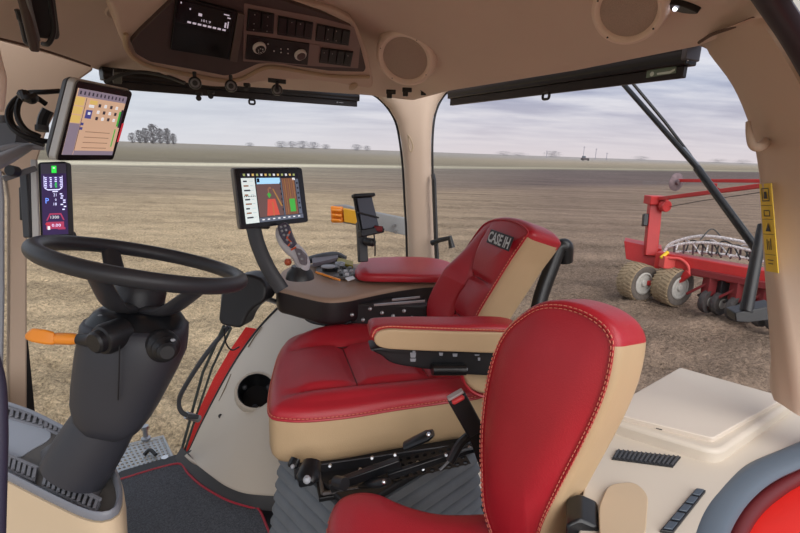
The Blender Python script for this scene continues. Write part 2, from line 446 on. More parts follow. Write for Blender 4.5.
# ------------------------------------------------------------------ distant trees
BARK = mat('twig', (112, 104, 104), .95); TWIG = mat('twig_grey', (106, 104, 108), .95)
def far_tree(base, H, Wd, seed, name='bare_tree', label='', group=None, mt=None):
    rnd = random.Random(seed)
    root = thing(name, label, 'tree', base, 0, group)
    t = MB()
    t.tube([base, base+V((0, 0, H*.35)), base+V((rnd.uniform(-.05, .05)*H, 0, H*.8))], [H*.03, H*.02, H*.008], 6)
    for k in range(7):
        z = H*rnd.uniform(.25, .6); a = rnd.uniform(0, 2*PI)
        e_ = base+V((math.cos(a)*Wd*.4, math.sin(a)*Wd*.4, z+H*rnd.uniform(.15, .35)))
        t.tube([base+V((0, 0, z)), e_], [H*.012, H*.004], 4)
    t.build('trunk', BARK, root)
    c = MB()
    for k in range(900):
        a = rnd.uniform(0, 2*PI); zz_ = rnd.uniform(.0, 1); rr = Wd*.5*math.sqrt(max(0, 1-((zz_-.5)/.55)**2))*rnd.uniform(.15, 1)
        p = base+V((math.cos(a)*rr, math.sin(a)*rr, H*zz_)); d = V((rnd.uniform(-1, 1), rnd.uniform(-1, 1), rnd.uniform(0, 1.2)))*H*.085
        c.add([p, p+d, p+d*.6+V((H*.034, 0, H*.016))], [(0, 1, 2)])
    c.build('crown', mt or TWIG, root, smooth=False, recalc=False)
def onground(px, y): return V(((Zp(px, 200, GZ).x/Zp(px, 200, GZ).y)*y, y, GZ))
TL = ['leftmost and lowest bare tree of the grove on the horizon', 'second bare tree from the left in the horizon grove', 'bare tree left of the tallest in the horizon grove', 'tallest bare tree in the middle of the horizon grove', 'broad bare tree just right of the tallest in the grove', 'dark dense tree right of middle in the horizon grove', 'rightmost small bare tree of the grove on the horizon']
for i, (px, hh, ww) in enumerate([(138, 6, 7), (145, 8.5, 7), (151, 10.5, 8), (158, 12, 10), (165, 10.5, 9), (172, 9.5, 7), (178, 7, 6)]):
    far_tree(onground(px, 720+24*((i*3) % 7)), hh*2.3, ww*1.9, i, 'bare_tree', TL[i], 'grove of bare trees on the horizon')
HB = mat('hedge_far', (84, 88, 96), .95)
k = 40
for px, hh, ww, lb in [(252, 3.2, 12, 'low far treeline clump left of the row behind the touchscreen'), (283, 5, 16, 'low treeline clump on the horizon above the touchscreen'), (293, 5.5, 17, 'low treeline clump right of the one above the touchscreen'), (303, 5.8, 18, 'widest low treeline clump in the middle of the side window horizon'), (314, 5, 16, 'low treeline clump at the right end of the middle row'), (326, 4, 12, 'small low clump trailing the middle treeline row'), (356, 4.5, 14, 'isolated low tree clump left of the corner pillar'), (366, 4, 12, 'small tree clump closest to the corner pillar')]:
    k += 1; far_tree(onground(px, 880+34*((k*3) % 5)), hh*2.3, ww*1.7, k, 'shrub_clump', lb, 'low treeline on the horizon', HB)
for i, (px, hh, lb) in enumerate([(500, 3.5, 'low far tree clump on the horizon above the seat badge'), (515, 3, 'small far tree clump right of the one above the seat badge'), (548, 5, 'dark tree clump on the rear horizon left of the masts'), (635, 3.5, 'low tree clump on the horizon left of the wiper arm'), (712, 3.5, 'low tree clump on the horizon right of the wiper arm'), (735, 3.5, 'low tree clump on the horizon nearest the rear pillar')]):
    far_tree(onground(px, 950), hh*2.2, 40, 80+i, 'shrub_clump', lb, 'low trees on the rear horizon', HB)
for i, (px, hh, lb) in enumerate([(542, 9, 'thin pole on the horizon left of the field vehicle'), (578, 16, 'tall thin mast on the horizon behind the field vehicle'), (590, 14, 'thin mast on the horizon right of the field vehicle'), (601, 9, 'short thin pole right of the two masts')]):
    b0 = onground(px, 640); mm = MB(); mm.tube([b0, b0+V((0, 0, hh))], .35, 6); mm.box(b0+V((0, 0, hh*.93)), (3, .3, .4))
    mm.build('utility_pole', mat('pole_grey', (140, 138, 150), .8), **tg(lb, 'pole', 'poles on the rear horizon'))
b0 = onground(580, 380)
vroot = thing('field_vehicle', 'tiny dark vehicle working far out on the rear field', 'vehicle', b0)
mm = MB(); mm.box(b0+V((0, 0, 1.3)), (5.5, 3, 1.6)); mm.build('body', mat('veh', (88, 80, 84), .8), vroot, bevel=.3)
mm = MB(); mm.box(b0+V((-1, 0, 2.8)), (2.2, 2.4, 1.6)); mm.build('cab', mat('veh2', (90, 96, 106), .6), vroot, bevel=.3)
for sx_ in (-2, 2):
    mm = MB(); mm.lathe(b0+V((sx_, -1.7, .7)), V((0, 1, 0)), [(.7, 0), (.7, .5)], 14); mm.build('wheel', BLACK, vroot)
# ================================================================== PLANTER
root = thing('planter', 'red towed planter with folded marker arm standing on the soil behind the rear window', 'farm implement', Zp(665, 304, GZ))
ax = V((.38, -.925, 0)).normalized(); fw = V((-ax.y, ax.x, 0))
def tyre(c, R_, Wt, mt_t, parent, name='tyre', hub='hub', lugs=30):
    t = MB(); prof = []
    for k in range(13):
        a = -PI/2+PI*k/12
        prof.append((R_-.10*R_+.10*R_*abs(math.cos(a))**.6, Wt/2*math.sin(a)))
    prof = [(R_*.55, -Wt*.42), (R_*.8, -Wt*.5)]+prof+[(R_*.8, Wt*.5), (R_*.55, Wt*.42)]
    t.lathe(c, ax, prof[1:-1], 40, cap=False); t.lathe(c, ax, [(p_[0], p_[1]*1.02) for p_ in prof[-4:]], 40, cap=False, mi=1)
    u, v, w_ = frame_from(ax)
    for k in range(lugs):
        for sd in (-1, 1):
            a = 2*PI*(k+.25*sd)/lugs; d = u*math.cos(a)+v*math.sin(a); tn = w_.cross(d)
            p0 = c+d*R_*1.0+w_*(sd*Wt*.03); p1 = c+d*R_*.97+w_*(sd*Wt*.47)+tn*(R_*.12)
            t.bar(p0, p1, R_*.07, R_*.06, up=d)
    o = t.build(name, [mt_t, TYRES], parent, ang=50)
    h_ = MB(); h_.lathe(c+ax*(Wt*.42), ax, [(R_*.60, 0), (R_*.60, .02), (R_*.52, .03), (R_*.46, -.07), (R_*.2, -.09), (R_*.2, .0), (R_*.14, .03)], 28)
    for k in range(6):
        a = 2*PI*k/6; d = u*math.cos(a)+v*math.sin(a); h_.lathe(c+ax*(Wt*.42-.05)+d*R_*.3, ax, [(.012, -.02), (.012, .02)], 8)
    h_.build(hub, RIMM, o)
    return o
wc = []
for (px, py, d) in ((637, 281, 10.0), (672, 286.5, 9.75)):
    c = P(px, py, d); c.z = GZ+.37; tyre(c, .385, .40, TYRE, root, 'transport_wheel'); wc.append(c)
beamA = P(658, 259, 10.0); beamB = P(800, 285, 8.3)
m = MB(); m.bar(beamA, beamB, .34, .34); m.build('toolbar', REDI, root, bevel=.015)
m = MB(); m.prism([P(624, 241, 10.6), P(662, 249, 10.1), P(658, 268, 10.1), P(626, 259, 10.6)], V((.25, .5, 0))); m.build('end_box', REDI, root, bevel=.01)
m = MB(); m.bar(P(650, 256, 10.25), P(655, 203, 10.25), .24, .24); m.build('mast', REDI, root, bevel=.015)
m = MB(); m.box(P(656, 200, 10.2), (.38, .3, .18)); m.lathe(P(665, 206, 10.0), V((.3, -1, 0)), [(.12, -.06), (.12, .06)], 16); m.build('mast_head', REDI, root, bevel=.012)
m = MB(); m.bar(P(645.5, 214, 10.25), P(644.5, 226, 10.25), .09, .14); m.build('hydraulic_block', BLACK, root, bevel=.01)
m = MB(); m.bar(P(658, 199, 10.1), P(775, 184, 7.6), .085, .075); m.build('marker_arm', REDI, root, bevel=.008)
m = MB(); m.bar(P(676, 180.5, 10.2), P(775, 181, 8.4), .075, .065); m.build('marker_arm', REDI, root, bevel=.008)
m = MB(); m.tube([P(668, 207, 10.0), P(700, 201, 9.4), P(770, 191, 7.8)], .008, 6); m.build('cable', BLACK, root)
m = MB(); m.lathe(P(676, 182, 10.15), V((.30, -.95, 0)), [(.19, 0), (.19, .01), (.06, .03), (.05, .08)], 24); m.build('marker_disc', mat('disc_steel', (120, 104, 108), .5, metal=.4, var=(10, .3)), root)
m = MB(); m.lathe(P(714, 186, 9.5), V((.85, -.5, 0)), [(.06, -.05), (.06, .05)], 14); m.bar(P(705, 184, 9.5), P(722, 190, 9.4), .03, .03); m.build('arm_joint', REDI, root)
# hose rack: bent pipes with cross posts
for pts in ([(664, 252), (672, 243), (700, 236), (735, 240), (772, 250)], [(676, 252), (700, 252), (740, 257), (775, 264)], [(668, 247), (690, 243), (720, 244), (775, 256)]):
    L_ = [P(px, py, 9.9-1.5*(px-665)/110) for px, py in pts]
    m = MB(); m.tube(spline(L_, 8), .028, 8); m.build('rack_pipe', HOSE, root)
m = MB()
for i in range(11):
    px = 674+i*9.4; a = P(px, 252+i*1.1, 9.8-1.4*(px-665)/110); b = P(px+1, 240+i*.9, 9.95-1.4*(px-665)/110); m.tube([a, b], .018, 6)
m.build('rack_posts', mat('rack_dark', (70, 46, 50), .6), root)
rn = random.Random(3)
for i in range(9):
    px = 676+i*10; D_ = 9.8-1.4*(px-665)/110
    m = MB(); m.tube(spline([P(px, 250+i, D_), P(px+5, 241+rn.uniform(-3, 2)+i*.6, D_+.1), P(px+16, 243+rn.uniform(-3, 3)+i*.8, D_-.1), P(px+24, 254+i, D_-.3)], 5), .014, 6)
    m.build('hose', BLACK if i % 3 else HOSE, root)
m = MB(); m.tube(spline([P(700, 240, 9.3), P(712, 229, 9.3), P(724, 240, 9.2)], 8), .012, 6); m.build('hose', BLACK, root)
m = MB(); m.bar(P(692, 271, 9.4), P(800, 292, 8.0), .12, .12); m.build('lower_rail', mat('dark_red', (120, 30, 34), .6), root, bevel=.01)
m = MB(); m.box(P(672, 262, 9.7), (.42, .2, .24)); m.tube(spline([P(668, 258, 9.6), P(680, 259, 9.5), P(688, 266, 9.4), P(689, 276, 9.4)], 6), .03, 8); m.build('hydraulic_bracket', mat('bracket_pink', (206, 74, 70), .5), root, bevel=.01)
m = MB(); m.tube([P(661, 258, 9.7), P(668, 252, 9.7)], .035, 8); m.build('hydraulic_fitting', YELLOW, root)
m = MB(); m.bar(wc[0], wc[1], .1, .1); m.bar(wc[1], P(690, 272, 9.4), .12, .12); m.build('axle', REDI, root, bevel=.01)
for i, (px, py, d) in enumerate([(710, 291, 9.2), (722, 293, 9.1), (738, 296, 8.8), (750, 297, 8.7), (765, 300, 8.5), (780, 303, 8.3)]):
    c = P(px, py, d); c.z = GZ+.23
    ru = MB(); ru.box(c+V((0, .05, .32)), (.16, .22, .4)); ru.bar(c+V((0, 0, .4)), c+V((-.25, .3, .05)), .07, .05); unit = ru.build('row_unit', BLACK if i % 2 else mat('dark_red', (1, 1, 1)), root, bevel=.01)
    t = MB(); t.lathe(c, ax, [(.17, -.05), (.22, -.055), (.235, 0), (.22, .055), (.17, .05)], 24)
    u, v, w_ = frame_from(ax)
    for k in range(5):
        a = 2*PI*k/5; t.bar(c, c+(u*math.cos(a)+v*math.sin(a))*.19, .035, .03, up=w_)
    t.build('closing_wheel', mat('wheel_dust', (66, 61, 60), .8, var=(20, .3)), unit)
    t = MB(); t.lathe(c, ax, [(.09, -.06), (.10, .058), (.05, .066)], 16); t.build('hub', RIMM, unit)
# ================================================================== CAB SHELL
A = Zp(90, 72, 1.46); B = Zp(355, 105, 1.46); C_ = Zp(452, 95, 1.475); D_ = Zp(690, 55, 1.475)
d1 = (B-A); d1.z = 0; d1.normalize(); n1 = V((d1.y, -d1.x, 0))            # inward normal of side window
if n1.dot(CO-A) < 0: n1 = -n1
d2 = (D_-C_); d2.z = 0; d2.normalize(); n2 = V((d2.y, -d2.x, 0))
if n2.dot(CO-C_) < 0: n2 = -n2
W1o = A-n1*.05; W2o = C_-n2*.05
def W1(x, y, off=0): return PL(x, y, W1o+n1*off, n1)
def W2(x, y, off=0): return PL(x, y, W2o+n2*off, n2)
# ---- ceiling
bp_ = [(-20, 33), (50, 52), (95, 67), (130, 77), (372, 94), (412, 99), (449, 89), (575, 68), (697, 43), (755, 19)]
poly = [Zp(x, y, 1.48) for x, y in bp_]
poly = [V((p.x, p.y, 0)) for p in poly]
poly[3] = poly[3]; 
poly += [V((.44, .40, 0)), V((.30, .02, 0)), V((-.2, -.30, 0)), V((-.85, -.25, 0)), V((-1.15, .45, 0))]
poly = poly[:]
def pip(x, y, pg):
    c = False; n = len(pg)
    for i in range(n):
        a = pg[i]; b = pg[i-1]
        if (a.y > y) != (b.y > y) and x < (b.x-a.x)*(y-a.y)/(b.y-a.y)+a.x: c = not c
    return c
def pdist(x, y, pg):
    best = 9; p = V((x, y, 0))
    for i in range(len(pg)):
        a = pg[i]; b = pg[i-1]; t = max(0, min(1, (p-a).dot(b-a)/((b-a).length_squared)))
        best = min(best, (p-a.lerp(b, t)).length)
    return best
CE0, CEH, CER = 1.475, .17, .42
def cz(x, y):
    if not pip(x, y, poly): return CE0
    t = min(1, pdist(x, y, poly)/CER); return CE0+CEH*math.sin(t*PI/2)
cen = V((-.2, .85, 0)); m = MB(); rings = []
bd = resample(poly, 160)
for k in range(1, 41):
    t = (k/40)
    rings.append([V((cen.lerp(p, t).x, cen.lerp(p, t).y, cz(cen.lerp(p, t).x, cen.lerp(p, t).y) if k < 40 else CE0)) for p in bd])
rings.append([V((p.x, p.y, CE0+.0)) for p in [cen.lerp(q, 1.006) for q in bd]])
rings.append([V((p.x, p.y, 1.72)) for p in [cen.lerp(q, 1.006) for q in bd]])
m.loft(rings, cap=True)
m.build('ceiling', LINER, ang=60, **ST)
def ceil_hit(px, py):
    r = ray(px, py); t = .2
    while t < 3:
        p = CO+r*t
        if pip(p.x, p.y, poly) and p.z >= cz(p.x, p.y): break
        t += .004
    h = .01; g = V((-(cz(p.x+h, p.y)-cz(p.x-h, p.y))/(2*h), -(cz(p.x, p.y+h)-cz(p.x, p.y-h))/(2*h), 1)).normalized()
    return p, -g
# roof outer rail over the window heads (hides the slab edge)
# ---- corner pillar
Lp = [(366, 91), (378, 97), (389, 108), (397, 122), (401, 140), (404, 165), (406, 200), (408, 240), (409, 300), (409, 360)]
Rp = [(456, 86), (446, 92), (438, 103), (433, 118), (431, 140), (431, 165), (432, 200), (434, 240), (436, 300), (437, 360)]
m = MB(); DC = 2.40; rings = []
for (l, r) in zip(Lp, Rp):
    a = P(l[0], l[1], DC); b = P(r[0], r[1], DC); n_ = 14; ring = []
    bk = V((0, .10, 0))
    for k in range(n_+1):
        t = k/n_; e_ = 1-(2*t-1)**4
        ring.append(a.lerp(b, t)-V((0, .045*e_, 0)))
    for k in range(n_+1):
        t = 1-k/n_; ring.append(a.lerp(b, t)+bk)
    rings.append(ring)
m.loft(rings); m.build('pillar_trim_1', PILLAR, ang=50, **ST)
# seal lines either side of corner pillar
m = MB(); m.tube(spline([P(x-1.5, y, DC+.03) for x, y in Lp], 4), .006, 6); m.build('trim_1', BSEAL, **ST)
m = MB(); m.tube(spline([P(x+1.5, y, DC+.03) for x, y in Rp], 4), .006, 6); m.build('trim_2', BSEAL, **ST)
m = MB(); m.tube(spline([P(408, 135, 2.335), P(411, 140, 2.32), P(413, 147, 2.32), P(411, 152, 2.32), P(409, 146, 2.33), P(408, 137, 2.335)], 5, True), .0035, 6, True)
m.build('hook', BEIGE2, **tg('small beige moulded loop hook on the corner pillar', 'hook'))
# ---- rear left pillar (right edge of the picture)
Lq = [(690, 44), (700, 46), (719, 57), (741, 86), (754, 125), (759, 170), (763, 250), (769, 330), (773, 387), (774, 400)]
Rq = [(752, 18), (757, 20), (772, 38), (800, 85), (826, 140), (842, 200), (856, 290), (866, 370), (872, 425), (874, 440)]
rq = [.70, .71, .72, .74, .77, .80, .84, .87, .9, .9]
rings = []; rb_ = []
for i, (l, r) in enumerate(zip(Lq, Rq)):
    a = W2(l[0], l[1], .03); b = P(r[0], r[1], rq[i]); row = []
    nn = (b-a); nn.z = 0; side = V((nn.y, -nn.x, 0)).normalized()
    if side.dot(CO-a) < 0: side = -side
    for k in range(13):
        t = k/12
        bulge = .045*min(1, t/.22)**1.5*(1-t) * (1 if i > 1 else .3)
        row.append(a.lerp(b, t)+side*bulge)
    for k in range(12, -1, -1): row.append(a.lerp(b, k/12)-side*.05)
    rings.append(row)
R2 = []
for k in range(len(rings[0])): R2.append(spline([r[k] for r in rings], 4))
rings = [[R2[k][j] for k in range(len(R2))] for j in range(len(R2[0]))]
m = MB(); m.loft(rings); m.build('pillar_trim_2', PILLAR, ang=60, **ST)
# door frame seal beyond that pillar
path = [P(762, -14, .64), P(775, 6, .665), P(793, 33, .69), P(812, 66, .71), P(834, 110, .74), P(856, 170, .78)]
m = MB(); m.tube(spline(path, 8), .020, 12, flat=.6); m.build('trim_3', mat('door_seal', (46, 36, 44), .45), **ST)
path = [P(779, -14, .66), P(792, 10, .69), P(809, 34, .71), P(832, 75, .74)]
m = MB(); m.tube(spline(path, 8), .0035, 8); m.build('trim_4', LGREY, **ST)
m = MB(); m.prism([P(782, -20, 1.1), P(830, -20, 1.1), P(830, 45, 1.1), P(800, 26, 1.1)], V((0, .05, 0))); m.build('roof_edge', mat('roof_grey', (170, 168, 160), .7, var=(30, .1)), **ST)
# ---- front pillar (left edge)
pl = [(-30, 30), (0, 40), (50, 53), (93, 67), (93, 70), (76, 82), (60, 104), (47, 130), (36, 165), (29, 200), (27, 240), (27, 330), (27, 440), (9, 440), (10, 300), (10, 200), (6, 175), (-30, 150)]
m = MB(); q = [W1(x, y, .035) for x, y in pl]; m.prism(q, -n1*.05); m.build('pillar_trim_3', PILLAR, bevel=.006, **ST)
m = MB(); q = [W1(x, y, .05) for x, y in [(-40, 160), (2, 170), (5, 200), (5, 300), (2, 440), (-40, 440)]]; m.prism(q, -n1*.05); m.build('pillar_trim_4', LGREY, bevel=.006, **ST)
m = MB(); q = [W1(x, y, .02) for x, y in [(26.5, 330), (29, 350), (35, 412), (35, 450), (26, 450)]]; m.prism(q, -n1*.02); m.build('trim_5', BSEAL, **ST)
# headliner crease
m = MB(); m.tube(spline([Zp(x, y, 1.466) for x, y in [(-10, 36.5), (25, 45), (60, 55.5), (90, 66)]], 4), .003, 6); m.build('trim_6', mat('crease', (96, 76, 66), .8), **ST)
m = MB(); m.tube(spline([Zp(699, 42.5, 1.468), Zp(712, 34.5, 1.468), Zp(733, 27, 1.468), Zp(753, 18.5, 1.468)], 4), .003, 6); m.build('trim_7', MATS['crease'], **ST)
# ---- glass
def glass_mat():
    m = bpy.data.materials.new('window_glass'); m.use_nodes = True; nt = m.node_tree; nt.nodes.clear()
    o = nt.nodes.new('ShaderNodeOutputMaterial'); t = nt.nodes.new('ShaderNodeBsdfTransparent'); g = nt.nodes.new('ShaderNodeBsdfGlossy')
    t.inputs[0].default_value = (.985, .99, .985, 1); g.inputs['Roughness'].default_value = .02
    f = nt.nodes.new('ShaderNodeLayerWeight'); f.inputs[0].default_value = .5
    pw = nt.nodes.new('ShaderNodeMath'); pw.operation = 'POWER'; pw.inputs[1].default_value = 5; nt.links.new(f.outputs['Facing'], pw.inputs[0])
    mu = nt.nodes.new('ShaderNodeMath'); mu.operation = 'MULTIPLY_ADD'; mu.inputs[1].default_value = .5; mu.inputs[2].default_value = .012; nt.links.new(pw.outputs[0], mu.inputs[0])
    mx = nt.nodes.new('ShaderNodeMixShader'); nt.links.new(mu.outputs[0], mx.inputs[0]); nt.links.new(t.outputs[0], mx.inputs[1]); nt.links.new(g.outputs[0], mx.inputs[2])
    nt.links.new(mx.outputs[0], o.inputs[0]); return m
GLASS = glass_mat()
seal = [(187, 454), (191, 446), (199, 428), (212, 402), (226, 376), (242, 350), (260, 326), (278, 307), (296, 292), (318, 281), (345, 275), (380, 272), (412, 271)]
sealW = spline([W1(x, y, .0) for x, y in seal], 5)
g1 = [W1(20, 60, -.01), W1(418, 88, -.01), W1(418, 270, -.01)]+[p-n1*.01 for p in reversed(sealW[:-4])]+[W1(178, 470, -.01), W1(100, 492, -.01), W1(20, 512, -.01)]
for p in g1:
    if p.z > 1.47: p.z = 1.47
m = MB(); m.add(g1, [list(range(len(g1)))]); m.build('window_1', GLASS, smooth=False, **ST)
g2 = [W2(430, 84, -.01), W2(775, 30, -.01), W2(790, 420, -.01), W2(700, 430, -.01), W2(430, 330, -.01)]
for p in g2:
    if p.z > 1.475: p.z = 1.475
m = MB(); m.add(g2, [list(range(len(g2)))]); m.build('window_2', GLASS, smooth=False, **ST)
# ---- curved inner fender panel with cup holder
seal2 = spline([W1(x, y, .012) for x, y in seal], 14)
NS = len(seal2)
bot = [(187, 453.5), (192, 459), (200, 467), (210, 475), (224, 485), (240, 492), (258, 495), (285, 496), (320, 495), (370, 493), (420, 491), (470, 490), (520, 488)]
botW = spline([Zp(x, y, .055) for x, y in bot], 14)
rings = []
for k in range(71):
    t = k/70; row = []
    for i in range(NS):
        a = seal2[i]; b = botW[i]
        p = a.lerp(b, t); s = i/(NS-1)
        bul = math.sin(PI*t)*.10*min(1, s*3)
        row.append(p+n1*bul+UPZ*bul*.5)
    rings.append(row)
wall_rings = rings
m = MB(); m.tube([p+n1*.006 for p in seal2], .007, 8); m.build('trim_8', BSEAL, **ST)
# moulded slits and latch dimple on the panel
def wallpt(px, py):
    # nearest lofted point along the pixel ray
    best = None; r = ray(px, py).normalized()
    for row in wall_rings:
        for p in row:
            v = p-CO; dd = (v-r*v.dot(r)).length
            if best is None or dd < best[0]: best = (dd, v.dot(r))
    return CO+r*(best[1]-.004)
SLIT = mat('slit', (120, 104, 86), .8)
for pp in ([(231, 374), (225, 388), (219, 401)], [(262, 327), (255, 336), (248, 347)]):
    m = MB(); m.tube([wallpt(*q) for q in pp], .0022, 6); m.build('trim_9', SLIT, **ST)
m = MB(); c = wallpt(220.5, 416); m.lathe(c, (CO-c).normalized(), [(.009, -.004), (.009, .002), (.006, .004)], 16); m.build('screw_cap', BLACK, **tg('small dark oval plug in the beige fender panel left of the cup holder', 'plug'))
# cup holder
c = wallpt(256, 391); c = c+(CO-c).normalized()*.012; axc = ((CO-c).normalized()*1.0+V((0, 0, .55))).normalized()
mw = MB(); NW = NS; vsw = [p for r_ in wall_rings for p in r_]; fsw = []
for a_ in range(len(wall_rings)-1):
    for i in range(NW-1):
        cc = (wall_rings[a_][i]+wall_rings[a_+1][i+1])/2-c
        if (cc-axc*cc.dot(axc)).length < .074 and cc.length < .16: continue
        fsw.append((a_*NW+i, a_*NW+i+1, (a_+1)*NW+i+1, (a_+1)*NW+i))
mw.add(vsw, fsw); mw.build('wall_right', BEIGE, solid=.012, ang=60, **ST)
root = thing('cup_holder', 'round black cup holder set in the beige fender panel beside the red seat', 'cup holder', c)
m = MB(); m.lathe(c, axc, [(.056, -.075), (.066, -.03), (.070, .0), (.071, .008), (.068, .011), (.066, .004), (.060, -.03), (.050, -.07), (.01, -.072)], 36, cap=True); m.build('cup', SATIN, root)
m = MB(); m.lathe(c, axc, [(.070, -.04), (.084, -.03), (.084, .000), (.079, .008), (.071, .008)], 36, cap=False); m.build('rim', BEIGE, root)
for a in (0.4, 2.5, 4.6):
    m = MB(); u, v, w_ = frame_from(axc); p = c+(u*math.cos(a)+v*math.sin(a))*.055+axc*(-.03); m.sphere(p, .012, 10); m.build('grip_pad', DGREY, root)
# ---- floor and mat
m = MB(); m.prism([V((-1.3, .2, -.05)), V((1.0, .2, -.05)), V((1.0, 1.9, -.05)), V((-.2, 2.3, -.05)), Zp(182, 462, -.05)+V((.0, .0, 0)), Zp(123, 480, -.05), V((-1.3, 1.2, -.05))], V((0, 0, .042))); m.build('floor', BSEAL, **ST)
edge = [(100, 486), (125, 478.5), (160, 468), (180, 464.5), (188, 474), (200, 485), (214, 494), (230, 502), (250, 508), (259, 510), (268, 530), (280, 560)]
ez = [Zp(x, y, .006) for x, y in edge]
mp_ = ez+[V((.1, .5, .006)), V((-.95, .45, .006)), V((-1.25, 1.1, .006))]
m = MB(); m.prism([p-UPZ*.008 for p in mp_], UPZ*.010)
rootm = thing('floor_mat', 'dark grey carpet floor mat with thin red piping along its edge', 'floor mat', mp_[3])
m.build('carpet', CARPET, rootm)
m = MB(); m.tube(spline([p+UPZ*.003 for p in ez], 5), .0042, 8); m.build('piping', PIPE, rootm)
# kick trim at the foot of the panel
kt = spline([Zp(x, y, .052) for x, y in [(187, 452), (192, 458), (200, 466), (210, 474.5), (224, 484), (240, 491), (258, 494.5), (285, 495.5), (320, 495)]], 5)
kb = spline([Zp(x, y, .004) for x, y in [(180, 464), (188, 474), (200, 485), (214, 494), (230, 502), (250, 508), (264, 510), (290, 511), (325, 511)]], 5)
rings = []
for p, q_ in zip(kt, kb):
    mid = p.lerp(q_, .5)+n1*.008
    rings.append([p, p+n1*.010+UPZ*.002, mid+n1*.006, q_+n1*.004, q_-n1*.05, p-n1*.05])
m = MB(); m.loft(rings); m.build('baseboard_right', mat('kick', (70, 70, 72), .55), **ST)
# ---- outside: red body strip, perforated step
st = [(178, 462), (188, 440), (200, 408), (214, 378), (229, 352), (246, 327)]
so_ = [W1(x, y, -.06) for x, y in st]
m = MB(); rows = [[p-UPZ*.0 for p in so_], [p+V((.05, -.04, .0)) for p in [W1(x+22, y+2, -.06) for x, y in st]], [W1(x+30, y+10, -.16) for x, y in st]]
m.loft(rows, cap=False, closed=False)
m.build('body_panel', REDP, solid=.01, **tg('red painted body strip outside the side window below the curved beige panel', 'body panel'))
pz = -.03
pq = [Zp(100, 452, pz), Zp(163, 437, pz), Zp(173, 459, pz), Zp(118, 479, pz)]
root = thing('step_plate', 'perforated grey metal step plate outside the side window', 'step', pq[0])
# perforated: build plate from grid with holes
def perf(q, nu, nv, name, mt, parent, th=.006, hole=.62):
    m = MB(); n = (q[1]-q[0]).cross(q[3]-q[0]).normalized()
    if n.z < 0: n = -n
    for i in range(nu):
        for j in range(nv):
            c4 = [bil(q, i/nu, j/nv), bil(q, (i+1)/nu, j/nv), bil(q, (i+1)/nu, (j+1)/nv), bil(q, i/nu, (j+1)/nv)]
            cc = (c4[0]+c4[1]+c4[2]+c4[3])/4
            inn = []
            for k in range(8):
                a = 2*PI*(k+.5)/8-PI*.75-PI/8
                u_ = (c4[1]-c4[0])/2; v_ = (c4[3]-c4[0])/2
                inn.append(cc+u_*(hole*math.cos(a))+v_*(hole*math.sin(a)))
            o8 = [c4[0], (c4[0]+c4[1])/2, c4[1], (c4[1]+c4[2])/2, c4[2], (c4[2]+c4[3])/2, c4[3], (c4[3]+c4[0])/2]
            base = len(m.v); m.v += o8+inn+[p-n*th for p in inn]
            for k in range(8):
                k2 = (k+1) % 8
                m.f.append([base+k, base+k2, base+8+k2, base+8+k]); m.m.append(0)
                m.f.append([base+8+k, base+8+k2, base+16+k2, base+16+k]); m.m.append(0)
    return m.build(name, mt, parent, smooth=False)
perf(pq, 13, 9, 'plate', ALU, root)
m = MB(); m.tube([pq[0], pq[1], pq[2]], .008, 6); m.build('rim', ALU, root)
c = Zp(146, 440, pz)
m = MB(); m.lathe(c, UPZ, [(.02, 0), (.02, .012), (.010, .018), (.010, .05), (.016, .055), (.016, .07)], 12); m.build('bolt', METAL, root)
m = MB(); m.tube(spline([Zp(144, 455, -.02), Zp(150, 450, -.01), Zp(156, 455, -.02)], 6), .008, 6); m.build('clip', BLACK, root)
m = MB(); m.lathe(Zp(165, 460, -.02), UPZ, [(.016, 0), (.014, .014)], 12); m.build('bolt', CHROME, root)
# sill frame between mat and glass
m = MB(); m.tube([W1(120, 481, .0)*1.0, W1(181, 463, .0)], .01, 6); m.build('trim_10', mat('sill', (120, 112, 100), .6), **ST)
# ================================================================== REAR DECK
DZ = .69
dk = [(640, 400), (690, 374), (795, 400), (850, 420), (860, 445), (800, 448), (770, 462), (742, 482), (718, 508), (702, 540), (690, 570), (575, 600), (578, 540), (582, 500), (590, 450), (610, 410)]
dq = [Zp(x, y, DZ) for x, y in dk]
m = MB(); m.prism(fan(dq, .03), -UPZ*.3); m.build('rear_deck', BEIGE, bevel=.02, seg=4, kind='structure')
# ---- storage box with lid
LZ = .725
lidp = [(600, 398), (680, 367), (792, 398), (716, 449), (640, 427)]
lq = [Zp(x, y, LZ-.006) for x, y in [(595, 415), (680, 366), (797, 399), (719, 452)]]
root = thing('storage_compartment', 'cream moulded storage compartment on the rear shelf with a flat lift-up lid', 'compartment', V(((lq[0].x+lq[2].x)/2, (lq[0].y+lq[2].y)/2, DZ)))
m = MB(); m.prism(fan([p-UPZ*.06 for p in lq], .03), UPZ*.058); m.build('body', BEIGE, root, bevel=.008, seg=3)
lq2 = [Zp(x, y, LZ) for x, y in [(603, 412), (680, 368), (786, 398), (713, 439)]]
m = MB(); m.prism(fan([p-UPZ*.01 for p in lq2], .008), UPZ*.012); m.build('lid', LIDM, root, bevel=.002)
m = MB(); a = Zp(656, 428, LZ-.008); b = Zp(662, 429.5, LZ-.008); m.bar(a, b, .007, .004); m.build('finger_notch', BLACK, root)
